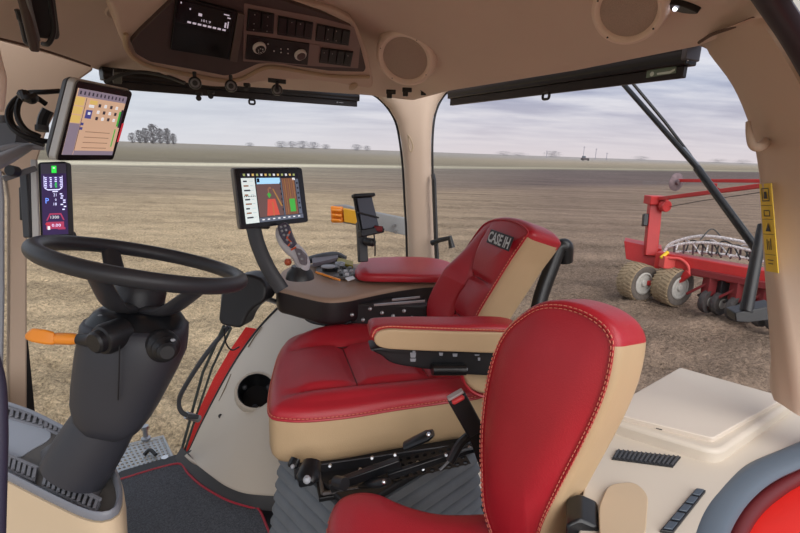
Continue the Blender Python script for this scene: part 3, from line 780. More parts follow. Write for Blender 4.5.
# vents
def louvre(q, n, k, name, lb, dark=BLACK, slat=DGREY, cat='vent'):
    o = (q[0]+q[2])/2
    root = thing(name, lb, cat, o)
    m = MB(); m.prism([p-n*.004 for p in q], n*.005); m.build('recess', dark, root)
    m = MB(); e1 = (q[1]-q[0]); 
    for i in range(k):
        a = bil(q, (i+.5)/k, .06)+n*.002; b = bil(q, (i+.5)/k, .94)+n*.002
        m.bar(a, b, e1.length/k*.35, .004, up=n)
    m.build('slats', slat, root)
    return root
q = [Zp(617, 450, DZ+.002), Zp(681, 457, DZ+.002), Zp(673, 467, DZ+.002), Zp(612, 459, DZ+.002)]
louvre(q, UPZ, 14, 'air_vent', 'narrow black slatted air vent in the rear shelf in front of the cream lid')
q = [Zp(696, 489, DZ+.003), Zp(706, 491, DZ+.003), Zp(673, 533, DZ+.003), Zp(660, 531, DZ+.003)]
q = [q[3], q[0], q[1], q[2]]
root = thing('switch_strip', 'black recessed switch strip along the beige rear shelf near the door seal', 'switch strip', q[0])
m = MB(); m.prism([p-UPZ*.004 for p in q], UPZ*.006); m.build('bezel', BLACK, root, bevel=.001)
m = MB()
for i in range(5):
    c4 = [bil(q, (i+.12)/5, .15), bil(q, (i+.88)/5, .15), bil(q, (i+.88)/5, .85), bil(q, (i+.12)/5, .85)]
    m.prism([p+UPZ*.002 for p in c4], UPZ*.003)
m.build('buttons', mat('sw_blue', (66, 76, 88), .4), root, bevel=.001)
# tan recessed pocket panel
q = [Zp(x, y, DZ+.004) for x, y in [(608, 487), (634, 484), (648, 497), (645, 540), (600, 560), (598, 510)]]
m = MB(); m.prism(fan(q, .02), UPZ*.006); m.build('pocket_panel', BEIGE2, bevel=.002, **tg('tan rounded panel set in the rear shelf beside the jump seat back', 'panel'))
# door seal on the near side and red fender outside
sp = spline([Zp(x, y, z) for x, y, z in [(860, 428, .70), (800, 455, .69), (762, 472, .685), (736, 492, .68), (717, 517, .68), (706, 545, .68), (698, 590, .68)]], 8)
m = MB(); m.tube(sp, .024, 14, flat=.55, up=UPZ); m.build('door_seal', SEAL, **tg('blue grey rubber door seal curving along the rear shelf edge', 'seal'))
sp2 = spline([Zp(x, y, .655) for x, y in [(860, 446), (805, 473), (778, 488), (754, 508), (736, 536), (724, 580)]], 8)
m = MB(); m.tube(sp2, .014, 12, up=UPZ); m.build('trim_11', mat('maroon', (96, 22, 26), .5), **ST)
f0 = spline([Zp(x, y, .645) for x, y in [(880, 446), (810, 477), (786, 491), (763, 510), (745, 538), (733, 585)]], 6)
rows = [[p-UPZ*.06 for p in f0], f0, [p+V((.05, -.04, .004)) for p in f0], [p+V((.14, -.09, -.01)) for p in f0], [p+V((.2, -.12, -.12)) for p in f0]]
m = MB(); m.loft(rows, cap=False, closed=False); m.build('fender', REDP, solid=.008, **tg('glossy red outer fender at the lower right below the door seal', 'fender'))
# ================================================================== ROLLER SHADES
def shade(p0, p1, n_in, dep, name, lb, group, loopx, labelpx, planef, drop=.045):
    # p0,p1 head line of the shade in pixels (upper edge), built on the window plane
    a = planef(*p0, dep); b = planef(*p1, dep); d = (b-a); L = d.length; d.normalize()
    dn = n_in.cross(d); dn = dn if dn.z < 0 else -dn
    root = thing(name, lb, 'sun shade', (a+b)/2+V((0, 0, -.07)), 0, group)
    m = MB(); m.box((a+b)/2+dn*.020, (L, .040, .04), (d, dn, n_in)); m.lathe(a+dn*.020, d, [(.022, 0), (.022, L)], 16); m.build('cassette', SATIN, root, bevel=.003)
    m = MB(); m.box((a+b)/2+dn*.053+n_in*.004, (L*.985, .026, .014), (d, dn, n_in)); m.build('pull_bar', mat('bar_black', (40, 39, 42), .4), root, bevel=.002)
    return a, b, d, dn, root
a, b, d, dn, root = shade((100, 67), (357, 93), n1, .03, 'roller_shade', 'black roller sun shade above the side window, below the overhead console', 'roller shades', 0, 0, W1)
def loop(px, py, o, n, d, dn, root, r=.012):
    c = PL(px, py, o, n); m = MB()
    q = [c+d*(-r*1.1)-dn*r*.7, c+d*(r*1.1)-dn*r*.7, c+d*(r*1.1)+dn*r*.7, c-d*(r*1.1)+dn*r*.7]
    m.tube(fan(q, r*.6, 4), .0042, 8, closed=True); m.build('pull_loop', SATIN, root)
loop(252, 102, a+n1*.01, n1, d, dn, root)
m = MB(); c = PL(340, 102.5, a+n1*.0125, n1); m.box(c-d*.018, (.008, .007, .001), (d, dn, n1)); m.box(c+d*.006, (.03, .003, .001), (d, dn, n1)); m.build('maker_mark', LGREY, root)
a, b, d, dn, root = shade((452, 89), (694, 46), n2, .03, 'roller_shade', 'black roller sun shade above the rear window with a pale green sticker', 'roller shades', 0, 0, W2)
loop(546, 96, a+n2*.01, n2, d, dn, root, .013)
dd = d if d.x > 0 else -d
q = [PL(x, y, a+n2*.0125, n2) for x, y in [(647, 70.5), (676.5, 66), (676, 73), (646, 78)]]
m = MB(); m.quad(*q); m.build('sticker', mat('sticker_green', (112, 132, 118), .5), root)
m = MB(); m.lathe(PL(652, 74, a+n2*.0132, n2), n2, [(.0055, 0), (.0055, .0004)], 14)
m.prism([PL(x, y, a+n2*.0134, n2) for x, y in [(657, 73), (670, 71), (675, 68.5), (675, 70.5), (670, 73.5), (657, 75)]], n2*.0003); m.build('sticker_mark', mat('sticker_pale', (200, 214, 204), .5), root)
m = MB(); e = PL(692, 49, a+n2*.0, n2); m.box(e, (.012, .05, .05), (dd, UPZ, n2)); m.build('end_bracket', mat('bracket_grey', (92, 92, 98), .4, metal=.4), root, bevel=.003)
m = MB(); e = PL(686, 60, a+n2*.012, n2); m.sphere(e, .006, 10); m.build('screw', CHROME, root)
# ================================================================== OVERHEAD CONSOLE
nc = (n1*.62+V((0, 0, -.78))).normalized()
co = Zp(250, 74, 1.455)
def OC(x, y, h=0): return PL(x, y, co+nc*h, nc)
rootc = thing('overhead_console', 'dark overhead console with radio, dials and switch banks hanging from the beige ceiling', 'console', co)
def OQ(c4, h=0): return [OC(x, y, h) for x, y in c4]
hp = [(98, -10), (114, 8), (118, 35), (130, 55), (146, 68), (180, 83), (215, 88), (240, 87), (262, 82), (290, 80), (330, 83), (371, 90), (374, 83), (368, 52), (355, 22), (335, 10), (290, 0), (250, -20), (160, -45)]
q = fan([OC(x, y, -.012) for x, y in hp], .03, 3)
m = MB(); m.prism(q, -nc*.10); m.build('surround', LINER, rootc, bevel=.010, seg=4)
dp = [(131, 42), (140, 32), (182, -8), (250, -12), (290, 3), (322, 13), (352, 27), (360, 45), (366, 68), (364, 72), (330, 71), (300, 67), (275, 63), (258, 64), (236, 74), (225, 76), (195, 70), (150, 62), (136, 54)]
q = [OC(x, y, 0) for x, y in dp]
m = MB(); m.prism(fan(q, .008, 3), -nc*.03); m.build('fascia', DARKP, rootc, bevel=.003)
q = OQ([(244, 3), (318, 17), (354, 27), (360, 46), (358, 68), (316, 66), (243, 61)], .0005); m = MB(); m.prism(fan(q, .004), nc*.0012); m.build('switch_plate', mat('plate_brown', (140, 118, 114), .45), rootc)
lp = spline([OC(x, y, -.006) for x, y in [(126, 34), (126, 46), (134, 58), (152, 67), (195, 76), (225, 81), (242, 79), (262, 69), (280, 68), (330, 76), (369, 77)]], 5)
m = MB(); m.tube(lp, .006, 8); m.build('lip', BEIGE2, rootc)
# radio
rq_ = [(176, -6), (236, 10), (228, 58), (170, 48)]
q = OQ(rq_, .002); m = MB(); m.prism(q, nc*.006); radio = m.build('radio', mat('radio_black', (13, 12, 15), .3), rootc, bevel=.001)
q = OQ(rq_, .009)
m = MB(); patch(m, q, nc, .05, .08, .95, .47, h=.0002); m.build('display', mat('radio_lcd', (24, 20, 26), .15), radio)
m = MB(); patch(m, q, nc, .05, .52, .95, .93, h=.0003); m.build('slot', mat('slot_black', (6, 6, 7), .3), radio)
m = MB()
for i in range(8): patch(m, q, nc, .22+i*.085, .41, .28+i*.085, .445, h=.0008)
text_into(m, '101.9', bil(q, .52, .34)+nc*.0008, (q[1]-q[0]).normalized(), (q[0]-q[3]).normalized(), .007, width=.024)
patch(m, q, nc, .23, .17, .25, .20, h=.0008); patch(m, q, nc, .38, .22, .44, .27, h=.0008); patch(m, q, nc, .80, .12, .90, .14, h=.0008)
patch(m, q, nc, .84, .28, .87, .38, h=.0008); patch(m, q, nc, .89, .25, .91, .38, h=.0008); patch(m, q, nc, .08, .10, .10, .13, h=.0008); patch(m, q, nc, .87, .17, .93, .19, h=.0008)
m.build('readout', mat('radio_ink', (200, 190, 204), .4, emit=.5), radio)
m = MB(); q = OQ([(237, 11), (244, 13), (236, 60), (229, 59)], .001); m.prism(q, nc*.008); m.build('divider', mat('divider', (98, 84, 80), .5), rootc, bevel=.001)
# climate panel
q = OQ([(247, 34), (309, 43), (307, 64), (245, 58)], .001); m = MB(); m.prism(q, nc*.005); clim = m.build('climate_panel', mat('panel_black', (26, 22, 24), .4), rootc, bevel=.001)
for (px, py) in ((259, 47), (300, 54)):
    c = OC(px, py, .006); m = MB(); m.lathe(c, nc, [(.0185, 0), (.0185, .006), (.0165, .009), (.0135, .009)], 28, cap=False); kn = m.build('dial_ring', mat('dial_silver', (225, 222, 220), .35), clim)
    m = MB(); m.lathe(c, nc, [(.0135, 0), (.0135, .011), (.011, .013), (.004, .013)], 24); m.build('knob', mat('knob_face', (86, 70, 70), .4) if px > 280 else BLACK, kn, ang=30)
    if px < 280:
        m = MB()
        for k in range(6):
            a_ = 2*PI*k/6; u, v, w_ = frame_from(nc); m.sphere(c+nc*.0128+(u*math.cos(a_)+v*math.sin(a_))*.007, .0018, 8)
        m.build('knob_marks', WHITE, kn)
for (px, py) in ((274, 51), (281, 52.5), (288, 53.5), (288, 49), (281, 49), (268, 44)):
    m = MB(); m.sphere(OC(px, py, .007), .0022, 8); m.build('indicator_mark', WHITE, clim)
def bank(c4, n, nm, light=()):
    q = OQ(c4, .001); m = MB(); m.prism(q, nc*.004); bk = m.build(nm, MATS['panel_black'], rootc, bevel=.001)
    q = OQ(c4, .006)
    for i in range(n):
        mm = MB(); c4_ = [bil(q, (i+.08)/n, .08), bil(q, (i+.92)/n, .08), bil(q, (i+.92)/n, .92), bil(q, (i+.08)/n, .92)]
        mm.prism([p-nc*.001 for p in c4_], nc*.004); s_ = mm.build('rocker_switch', mat('rocker', (18, 17, 19), .35), bk, bevel=.0012)
        if light:
            mm = MB()
            for (s, t) in light:
                if (i*7+int(t*10)) % 3 == 2 and n > 2: continue
                p = bil(q, (i+s)/n, t)+nc*.0032; mm.sphere(p, .0017, 8)
            if mm.v: mm.build('switch_mark', mat('mark_dim', (170, 165, 168), .5), s_)
bank([(248, 8), (274, 13), (273, 33), (246, 30)], 2, 'lamp_switches', ((.5, .62), (.5, .9), (.5, .2)))
bank([(278, 15), (313, 22), (311, 39), (277, 34)], 4, 'rocker_bank', ((.5, .2),))
bank([(317, 23), (350, 30), (348, 45), (315, 40)], 4, 'rocker_bank', ((.3, .2), (.4, .8)))
bank([(321, 47), (353, 51), (350, 66), (319, 62)], 4, 'rocker_bank', ((.4, .3),))
m = MB(); q = OQ([(308, 43), (320, 45), (318, 63), (307, 62)], .001); m.prism(q, nc*.002); m.build('blank_plate', mat('plate_brown', (78, 58, 60), .5), rootc)
m = MB(); m.lathe(OC(353, 86, -.010), nc, [(.016, 0), (.018, .003), (.014, .005)], 20); m.build('ceiling_button', BEIGE2, rootc)
# round recess left of console
p, nrm = ceil_hit(127, 8)
m = MB(); m.lathe(p-nrm*.005, nrm, [(.055, -.004), (.06, .004), (.055, .010), (.046, .006), (.04, -.002)], 32); m.build('ceiling_pocket', LINER, **tg('round beige moulded pocket in the ceiling left of the overhead console', 'pocket'))
# gadgets on the rail under the console
def clipthing(px, py, kind, lb, cat, dep_):
    c = P(px, py, dep_)
    if kind == 'cam':
        root = thing('small_camera', lb, cat, c); m = MB(); m.sphere(c, .017, 14); m.build('body', BLACK, root)
        m = MB(); m.lathe(c, (CO-c).normalized(), [(.012, .010), (.012, .019), (.008, .021)], 18); m.build('lens_ring', GREY, root)
        m = MB(); m.lathe(c, (CO-c).normalized(), [(.008, .0205), (.006, .0215)], 14); m.build('lens', SATIN, root)
        m = MB(); m.box(c+V((0, 0, .018)), (.008, .008, .022)); m.build('mount', BLACK, root, bevel=.001)
    else:
        root = thing('trim_clip', lb, cat, c); m = MB(); m.box(c, (.018, .012, .010)); m.build('clip_body', BLACK, root, bevel=.002)
        m = MB(); m.lathe(c+V((0, -.004, -.012)), (CO-c).normalized(), [(.008, -.002), (.008, .004), (.005, .005)], 14); m.build('clip_tab', SATIN, root)
clipthing(195, 83, 'cam', 'left round black camera lens clipped to the rail under the overhead console', 'camera', 1.30)
clipthing(231, 86, 'cam', 'round lens with tan ring, second clipped gadget under the overhead console', 'camera', 1.33)
clipthing(277, 90, 'cam', 'right black camera ball hanging under the overhead console', 'camera', 1.45)
clipthing(199, 94, 'clip', 'left of two small black knobs hanging below the shade bar', 'knob', 1.42)
clipthing(211, 92, 'clip', 'right of two small black knobs hanging below the shade bar', 'knob', 1.42)
clipthing(247, 85, 'clip', 'small black clip between the two camera lenses under the console', 'clip', 1.36)
m = MB(); m.bar(P(268, 80, 1.40), P(286, 82, 1.41), .010, .012); m.bar(P(277, 81, 1.40), P(277, 88, 1.42), .010, .010); m.build('bracket', BLACK, bevel=.001, **tg('small black T shaped bracket holding the right camera under the console', 'bracket'))
m = MB(); m.bar(P(118, 70, 1.32), P(117, 82, 1.38), .022, .012); m.build('shade_bracket', BLACK, bevel=.002, **tg('black bracket at the left end of the side window shade', 'bracket'))
m = MB(); m.tube(spline([P(105, 82, 1.30), P(120, 75, 1.29), P(140, 72, 1.30), P(165, 76, 1.31), P(185, 83, 1.31)], 6), .005, 8); m.build('cable', BLACK, **tg('thick black cable sagging from the monitor to the cameras above the side window', 'cable'))
for i, (px, py, lb) in enumerate([(391, 90, 'leftmost black trim clip at the head of the corner pillar'), (407, 88, 'middle black trim clip with loop at the head of the corner pillar'), (425, 87, 'rightmost black trim clip at the head of the corner pillar')]):
    c = P(px, py+2, 2.00); m = MB(); m.box(c, (.040, .02, .018)); m.box(c+V((-.006, -.006, -.016)), (.022, .012, .02)); m.build('trim_clip', SATIN, bevel=.003, **tg(lb, 'clip', 'clips on the pillar head'))
# ================================================================== SPEAKERS, LAMP, HANDLE
def speaker(px, py, r, lb):
    p, nr_ = ceil_hit(px, py)
    nr_ = (nr_+(CO-p).normalized()*1.0).normalized(); p = p+nr_*.055
    root = thing('ceiling_speaker', lb, 'speaker', p)
    m = MB(); m.lathe(p, nr_, [(r*1.15, -.10), (r*1.12, -.03), (r*1.06, -.002), (r, .006), (r*.92, .009), (r*.84, .006), (r*.80, 0), (r*.78, -.004)], 48); m.build('ring', mat('speaker_ring', (236, 216, 202), .7), root)
    m = MB(); prof = [(r*.80, -.001), (r*.6, .003), (r*.3, .006), (r*.02, .007)]; m.lathe(p, nr_, prof, 40); m.build('grille', GRILLE, root)
    m = MB(); u, v, w_ = frame_from(nr_)
    for a_ in (.9, 2.6, 4.0, 5.6): m.sphere(p+(u*math.cos(a_)+v*math.sin(a_))*r*.91+nr_*.008, .0022, 8)
    m.build('screws', BLACK, root)
    return p
pp, _ = ceil_hit(409, 50)
rr = 28/480*(pp-CO).dot(CD)
speaker(409, 50, rr, 'round ceiling speaker with a brown mesh grille beside the overhead console')
pp, _ = ceil_hit(636, -4)
speaker(636, -4, 33/480*(pp-CO).dot(CD), 'round ceiling speaker above the rear window, cut by the top edge')
p, nr_ = ceil_hit(684, 3)
root = thing('dome_lamp', 'slim dark ceiling lamp with small bright bulb at the upper right', 'lamp', p)
e1 = (ceil_hit(704, 7)[0]-ceil_hit(664, -2)[0]).normalized(); e2_ = nr_.cross(e1)
m = MB(); m.prism(fan([p+e1*(-.05)+e2_*.0, p-e2_*.014, p+e1*.045, p+e2_*.014], .02), nr_*.012); m.build('housing', SATIN, root, bevel=.003)
m = MB(); m.sphere(p-e1*.008+nr_*.013, .0045, 10); m.build('bulb', emis('bulb', (240, 240, 255), 2), root)
root = thing('grab_bar', 'dark grab bar on the ceiling at the upper left corner', 'bar', P(40, 20, .78))
a_ = P(17, -30, .70); b_ = P(35, 47, .80)
m = MB(); m.bar(a_, b_, .014, .03); m.build('arm', mat('arm_brown', (82, 70, 66), .5), root, bevel=.004)
m = MB(); m.tube([P(22, -25, .69), P(38, 40, .79)], .0035, 8); m.build('rod', GREY, root)
a_ = P(36, -30, .74); b_ = P(46, 37, .82)
m = MB(); m.bar(a_, b_, .040, .022); m.build('grip', mat('grip_grey', (52, 50, 52), .5), root, bevel=.009, seg=3)
m = MB(); m.tube(spline([P(46, -30, .72), P(52, 10, .77), P(54, 30, .80), P(49, 43, .81), P(43, 44, .82)], 6), .004, 8); m.build('edge', BLACK, root)
m = MB(); m.tube(spline([P(17, 10, .78), P(22, 25, .8), P(26, 42, .81), P(31, 44, .81)], 5), .004, 8); m.sphere(P(21, 18, .79), .008, 10, sx=.7); m.build('latch', DGREY, root)
# coat hook on right pillar
c = W2(757, 139, .06); root = thing('coat_hook', 'small tan coat hook on the rear pillar beside the rear window', 'hook', c)
m = MB(); m.tube(spline([W2(766, 142, .09), W2(760, 147, .13), W2(753, 145, .14), W2(749.5, 134, .14), W2(748, 122, .135)], 6), [lerp(.009,.004,(k/24)**2) for k in range(25)], 10); m.build('hook_body', PILLAR, root)
# ================================================================== YELLOW LABEL ON PILLAR
yq = [W2(760, 184, .060), W2(772, 183, .095), W2(779, 273, .095), W2(767, 271, .058)]
nn = (yq[1]-yq[0]).cross(yq[3]-yq[0]).normalized(); nn = nn if nn.dot(CO-yq[0]) > 0 else -nn
root = thing('warning_label', 'long yellow warning label with black pictograms on the rear pillar', 'label', yq[3])
m = MB(); m.prism(yq, nn*.0015); m.build('sheet', YELLOW, root, smooth=False)
yq = [p+nn*.002 for p in yq]
m = MB()
for (s0, t0, s1, t1) in [(.05, .245, .95, .25), (.05, .40, .95, .405), (.05, .57, .95, .575), (.05, .80, .95, .805), (.2, .05, .8, .06), (.2, .05, .26, .2), (.74, .05, .8, .2), (.2, .19, .8, .2), (.25, .30, .75, .31), (.25, .30, .31, .37), (.69, .30, .75, .37), (.25, .36, .75, .37), (.3, .63, .36, .75), (.45, .65, .5, .75), (.6, .62, .66, .75), (.25, .86, .75, .87), (.3, .9, .7, .91)]:
    patch(m, yq, nn, s0, t0, s1, t1, h=.0003)
poly_patch(m, yq, nn, [(.3, .54), (.7, .54), (.55, .44)], h=.0005); poly_patch(m, yq, nn, [(.35, .17), (.65, .17), (.6, .09), (.4, .09)], h=.0005)
m.build('pictograms', INK, root, smooth=False)
# ================================================================== REAR WINDOW STAY, WIPER
m = MB(); root = thing('window_stay', 'black gas strut crossing the rear window down to the pillar', 'strut', P(765, 318, 1.22))
o = 1.22
m.tube([P(618, 78, 1.75), P(700, 171, 1.50)], .0085, 12); m.tube([P(697, 168, 1.5), P(757, 250, 1.32)], .0115, 12); m.build('rod', SATIN, root)
m = MB(); m.tube([P(762, 225, 1.25), P(757, 255, 1.23), P(746, 312, 1.20)], [.010, .0135, .0145], 12); m.build('cylinder', BLACK, root)
m = MB(); m.prism([P(735, 313, 1.19), P(746, 311, 1.19), P(775, 305, 1.19), P(775, 320, 1.19), P(748, 323, 1.19), P(736, 322, 1.19)], V((.01, .05, 0))); m.build('bracket', BLACK, root, bevel=.003)
root = thing('rear_wiper', 'thin black wiper arm with a grey blade outside the rear window', 'wiper', P(680, 160, 1.8))
m = MB(); m.tube([P(630, 80, 1.85), P(665, 122, 1.8), P(690, 155, 1.75), P(700, 172, 1.7)], .0055, 8); m.build('arm', SATIN, root)
m = MB(); m.bar(P(682, 148, 1.72), P(702, 172, 1.67), .024, .014); m.build('blade', mat('blade_grey', (92, 96, 104), .4), root, bevel=.004)
# rod and latch by corner pillar
root = thing('window_latch', 'black latch rod on the seal beside the corner pillar behind the red seat', 'latch', P(436, 250, 2.33))
m = MB(); m.tube([P(433, 175, 2.36), P(434, 180, 2.33), P(436, 240, 2.33), P(437, 262, 2.33)], .011, 8); m.build('rod', BLACK, root)
m = MB(); m.tube([P(432, 243, 2.3), P(440, 240, 2.27), P(450, 238, 2.24), P(452, 248, 2.24)], [.014, .012, .014, .016], 10); m.build('lever', SATIN, root)
# ================================================================== MIRROR / AMBER MARKER OUTSIDE
root = thing('marker_light', 'amber marker lamp with orange reflector on a grey bracket outside the side window', 'lamp', P(350, 225, 3.0))
m = MB(); a_ = P(352, 207, 3.05); m.prism([P(330, 206, 3.0), P(342, 207, 3.0), P(343, 223, 3.0), P(331, 223, 3.0)], V((.02, .08, 0))); 
for k in range(3): m.bar(P(331, 210+k*5, 2.985), P(342, 211+k*5, 2.985), .02, .02)
m.build('lens', AMBER, root, bevel=.008)
m = MB(); m.prism([P(343, 208, 2.985), P(358, 211, 2.985), P(358, 224.5, 2.985), P(344, 222, 2.985)], V((.004, .03, 0))); m.build('reflector', AMBERY, root, bevel=.004)
m = MB(); m.prism([P(333, 205.5, 3.02), P(344, 205, 3.02), P(358, 209, 3.02), P(408, 219, 3.02), P(408, 236, 3.02), P(376, 229, 3.02), P(343, 223, 3.02), P(342, 208, 3.02)], V((.01, .04, 0)).normalized()*.04); m.build('bracket', mat('galv', (142, 142, 142), .5, metal=.2, var=(10, .1)), root, bevel=.004)
m = MB()
for px, py in ((395, 226), (396, 232)): m.lathe(P(px, py, 2.99), V((0, -1, 0)), [(.011, -.02), (.011, .006)], 8)
m.build('bolts', METAL, root)
# ================================================================== PHONE HOLDER
root = thing('phone_holder', 'black phone holder on a grey post behind the right armrest, holding a dark phone', 'phone holder', P(363, 262, 1.78))
m = MB(); m.bar(P(363, 262, 1.80), P(361, 222, 1.80), .035, .03); m.build('post', mat('post_grey', (58, 60, 64), .5), root, bevel=.004)
pc, pn = fitquad([(354, 196), (372, 195), (381, 232), (361, 236)], 1.74)
m = MB(); m.prism([p-pn*.012 for p in pc], pn*.010); m.build('cradle', SATIN, root, bevel=.003)
for (s0, t0, s1, t1) in [(-.08, -.04, 1.08, .05), (-.06, .86, 1.08, 1.03)]:
    m = MB(); m.prism([bil(pc, s0, t0)-pn*.01, bil(pc, s1, t0)-pn*.01, bil(pc, s1, t1)-pn*.01, bil(pc, s0, t1)-pn*.01], pn*.024); m.build('clamp', BLACK, root, bevel=.003)
m = MB(); m.bar(bil(pc, 0, .42)+pn*.006, bil(pc, 1, .62)+pn*.006, .008, .006); m.bar(bil(pc, .7, .84)+pn*.008, bil(pc, 1.05, .96)+pn*.008, .02, .012); m.build('strap', BLACK, root)
m = MB(); m.box(bil(pc, .78, .91)+pn*.016, (.03, .01, .02)); m.build('red_tab', mat('tab_red', (120, 20, 30), .5), root, bevel=.003)
m = MB(); m.lathe(P(370, 242, 1.76), V((1, -.6, 0)), [(.014, -.02), (.016, -.014), (.016, .014), (.010, .02)], 12); m.tube([P(364, 242, 1.78), P(372, 242, 1.76)], .005, 8); m.build('knob', BLACK, root)
m = MB(); m.tube(spline([P(374, 234, 1.74), P(375, 245, 1.74), P(375, 256, 1.75)], 4), .003, 6); m.build('cable', BLACK, root)
iq = [bil(pc, .1, .07), bil(pc, .9, .07), bil(pc, .9, .85), bil(pc, .1, .85)]
m = MB(); m.prism([p for p in iq], pn*.006); ph = m.build('smartphone', mat('phone_glass', (70, 72, 84), .15), bevel=.001, **tg('dark smartphone with a dim grey screen clamped in the phone holder', 'phone'))
# ================================================================== SCREENS
SB = mat('screen_bezel', (24, 22, 30), .22); 
def monitor(c4, sc4, dep, side, nm, lb, cat, shell, thick=.022):
    q, n = fitquad(c4, dep)
    root = thing(nm, lb, cat, (q[2]+q[3])/2)
    # housing
    m = MB(); m.prism([p-n*thick for p in fan(q, .010)], n*thick); m.build('housing', shell, root, bevel=.003)
    m = MB(); cc = (q[0]+q[1]+q[2]+q[3])/4
    m.prism(fan([cc.lerp(p, .985) for p in q], .008), n*.0016); m.build('bezel', SB, root, bevel=.0008)
    s = [PL(x, y, q[0]+n*.002, n) for x, y in sc4]
    return q, n, s, root
def ui(root, s, n, bgm, items, name='screen'):
    m = MB(); patch(m, s, n, 0, 0, 1, 1, h=.0002); sc_o = m.build(name, bgm, root, smooth=False)
    mats = []; m = MB()
    for it in items:
        mt = it[0]
        if mt not in mats: mats.append(mt)
        i = mats.index(mt)
        if isinstance(it[1], str): text_into(m, it[1], bil(s, it[2], it[3])+n*.0012, (s[1]-s[0]).normalized(), (s[0]-s[3]).normalized(), it[4]*(s[3]-s[0]).length, i, width=it[5]*(s[1]-s[0]).length if len(it) > 5 else None)
        elif isinstance(it[1], list): poly_patch(m, s, n, it[1], h=it[2] if len(it) > 2 else .0008, mi=i)
        else: patch(m, s, n, *it[1:5], h=it[5] if len(it) > 5 else .0005, mi=i)
    m.build('display_graphics', mats, sc_o, smooth=False, recalc=False)
ES = .85
E_tan = emis('ui_tan', (196, 162, 136), ES*.8); E_lil = emis('ui_lilac', (136, 124, 140), ES*.7); E_blue = emis('ui_blue', (62, 62, 120), ES); E_yel = emis('ui_yellow', (206, 176, 104), ES*.8)
E_dk = emis('ui_dark', (52, 46, 58), .6); E_red = emis('ui_red', (170, 40, 50), ES); E_grn = emis('ui_green', (60, 150, 60), ES); E_wht = emis('ui_white', (214, 216, 220), ES*.85); E_line = emis('ui_line', (140, 100, 80), ES*.7)
q, n, s, root = monitor([(76.7, 79.8), (132.7, 91.4), (113, 160), (56, 161)], [(78, 87.8), (127, 97), (112, 155), (61.5, 154.7)], 1.02, 0, 'tablet_monitor', 'grey framed monitor with tan farm display mounted high on the front pillar', 'monitor', mat('monitor_shell', (118, 116, 112), .4), .004)
m = MB(); back = [PL(x, y, q[0]-n*.035, n) for x, y in [(68, 76), (130, 89), (110, 160), (47, 159)]]
m.loft([fan([p-n*.004 for p in q], .01), fan(back, .012)]); m.build('rear_shell', mat('monitor_shell2', (205, 205, 203), .35), root, bevel=.003)
m = MB(); m.loft([fan([p-n*.001 for p in back], .01), fan([(back[0]+back[1]+back[2]+back[3])/4*.12+p*.88-n*.02 for p in back], .01)]); m.build('back_cover', DGREY, root, bevel=.003)
it = [(E_lil, .02, .0, 1, .11), (E_yel, 0, .12, .17, .24), (E_yel, 0, .26, .17, .37), (E_yel, 0, .39, .17, .50), (E_lil, 0, .51, .19, 1), (E_dk, .195, .12, .205, .93), (E_lil, .2, .93, 1, 1), (E_tan, .21, .12, .93, .92)]
for i in range(12): it.append((E_dk, .05+i*.078, .03, .08+i*.078, .08, .0008))
it += [(E_blue, .24, .29, .36, .42, .0009), (E_wht, .28, .32, .33, .36, .0011), (E_blue, .20, .49, .25, .53, .001), (E_blue, .20, .56, .25, .60, .001), (E_yel, .27, .14, .42, .20, .0009), (E_wht, .27, .21, .37, .25, .0009)]
for i in range(4):
    for j in range(3): it.append((E_wht if (i+j) % 2 else E_dk, .45+i*.12, .18+j*.10, .50+i*.12, .23+j*.10, .0009))
for j in range(4): it.append((E_line, .32, .62+j*.085, .82, .63+j*.085, .0009))
it += [(E_grn, .91, .25, .95, .5, .0012), (E_grn, .90, .55, .925, .85, .0012), (E_dk, .95, .22, 1, .52, .001)]
ui(root, s, n, E_tan, it)
m = MB(); patch(m, q, n, .945, .45, .985, .72, h=.003); m.build('status_light', E_red, root)
# cables and arm behind this monitor
root = thing('monitor_arm', 'grey articulated monitor arm reaching in from the left edge', 'mounting arm', P(20, 155, 1.08))
m = MB(); m.tube([P(-15, 168, .98), P(8, 157, 1.03), P(28, 147, 1.08)], [.020, .018, .012], 12, flat=.7); m.build('lower_arm', mat('arm_grey', (158, 160, 166), .4), root)
m = MB(); m.tube([P(-10, 152, 1.05), P(18, 146, 1.08), P(44, 147, 1.1)], [.012, .012, .010], 10, flat=.7); m.build('upper_arm', mat('arm_grey', (1, 1, 1)), root)
m = MB(); m.bar(P(3, 179, 1.08), P(36, 168, 1.12), .014, .012); m.build('bracket_arm', GREY, root, bevel=.002)
m = MB(); m.lathe(P(10, 138, 1.1), V((0, -1, .2)), [(.03, -.02), (.034, 0), (.03, .02)], 20); m.sphere(P(4, 120, 1.1), .012, 12); m.build('joint', mat('joint', (96, 98, 104), .5), root)
m = MB(); m.lathe(P(13, 171, 1.08), V((0, -1, .2)), [(.012, -.01), (.012, .01)], 14); m.build('pivot', BLACK, root)
CB = mat('cable_black', (24, 23, 25), .55)
root = thing('cable_loom', 'coiled black cables plugged in behind the pillar mounted monitor', 'cables', P(20, 140, 1.08))
def cab(pts, r, nm='cable', mt=CB):
    m = MB(); m.tube(spline([P(*p) for p in pts], 7), r, 8); m.build(nm, mt, root)
cab([(60, 91, 1.12), (45, 92, 1.1), (28, 93, 1.1), (15, 100, 1.08), (8, 112, 1.07), (10, 125, 1.06), (22, 135, 1.06), (40, 140, 1.08), (52, 142, 1.1)], .0055)
cab([(46, 104, 1.1), (35, 97, 1.08), (24, 96, 1.08), (18, 105, 1.06), (18, 118, 1.05), (26, 130, 1.05), (40, 137, 1.07)], .006)
cab([(22, 97, 1.09), (12, 108, 1.08), (12, 122, 1.07), (24, 137, 1.07), (44, 145, 1.08)], .005)
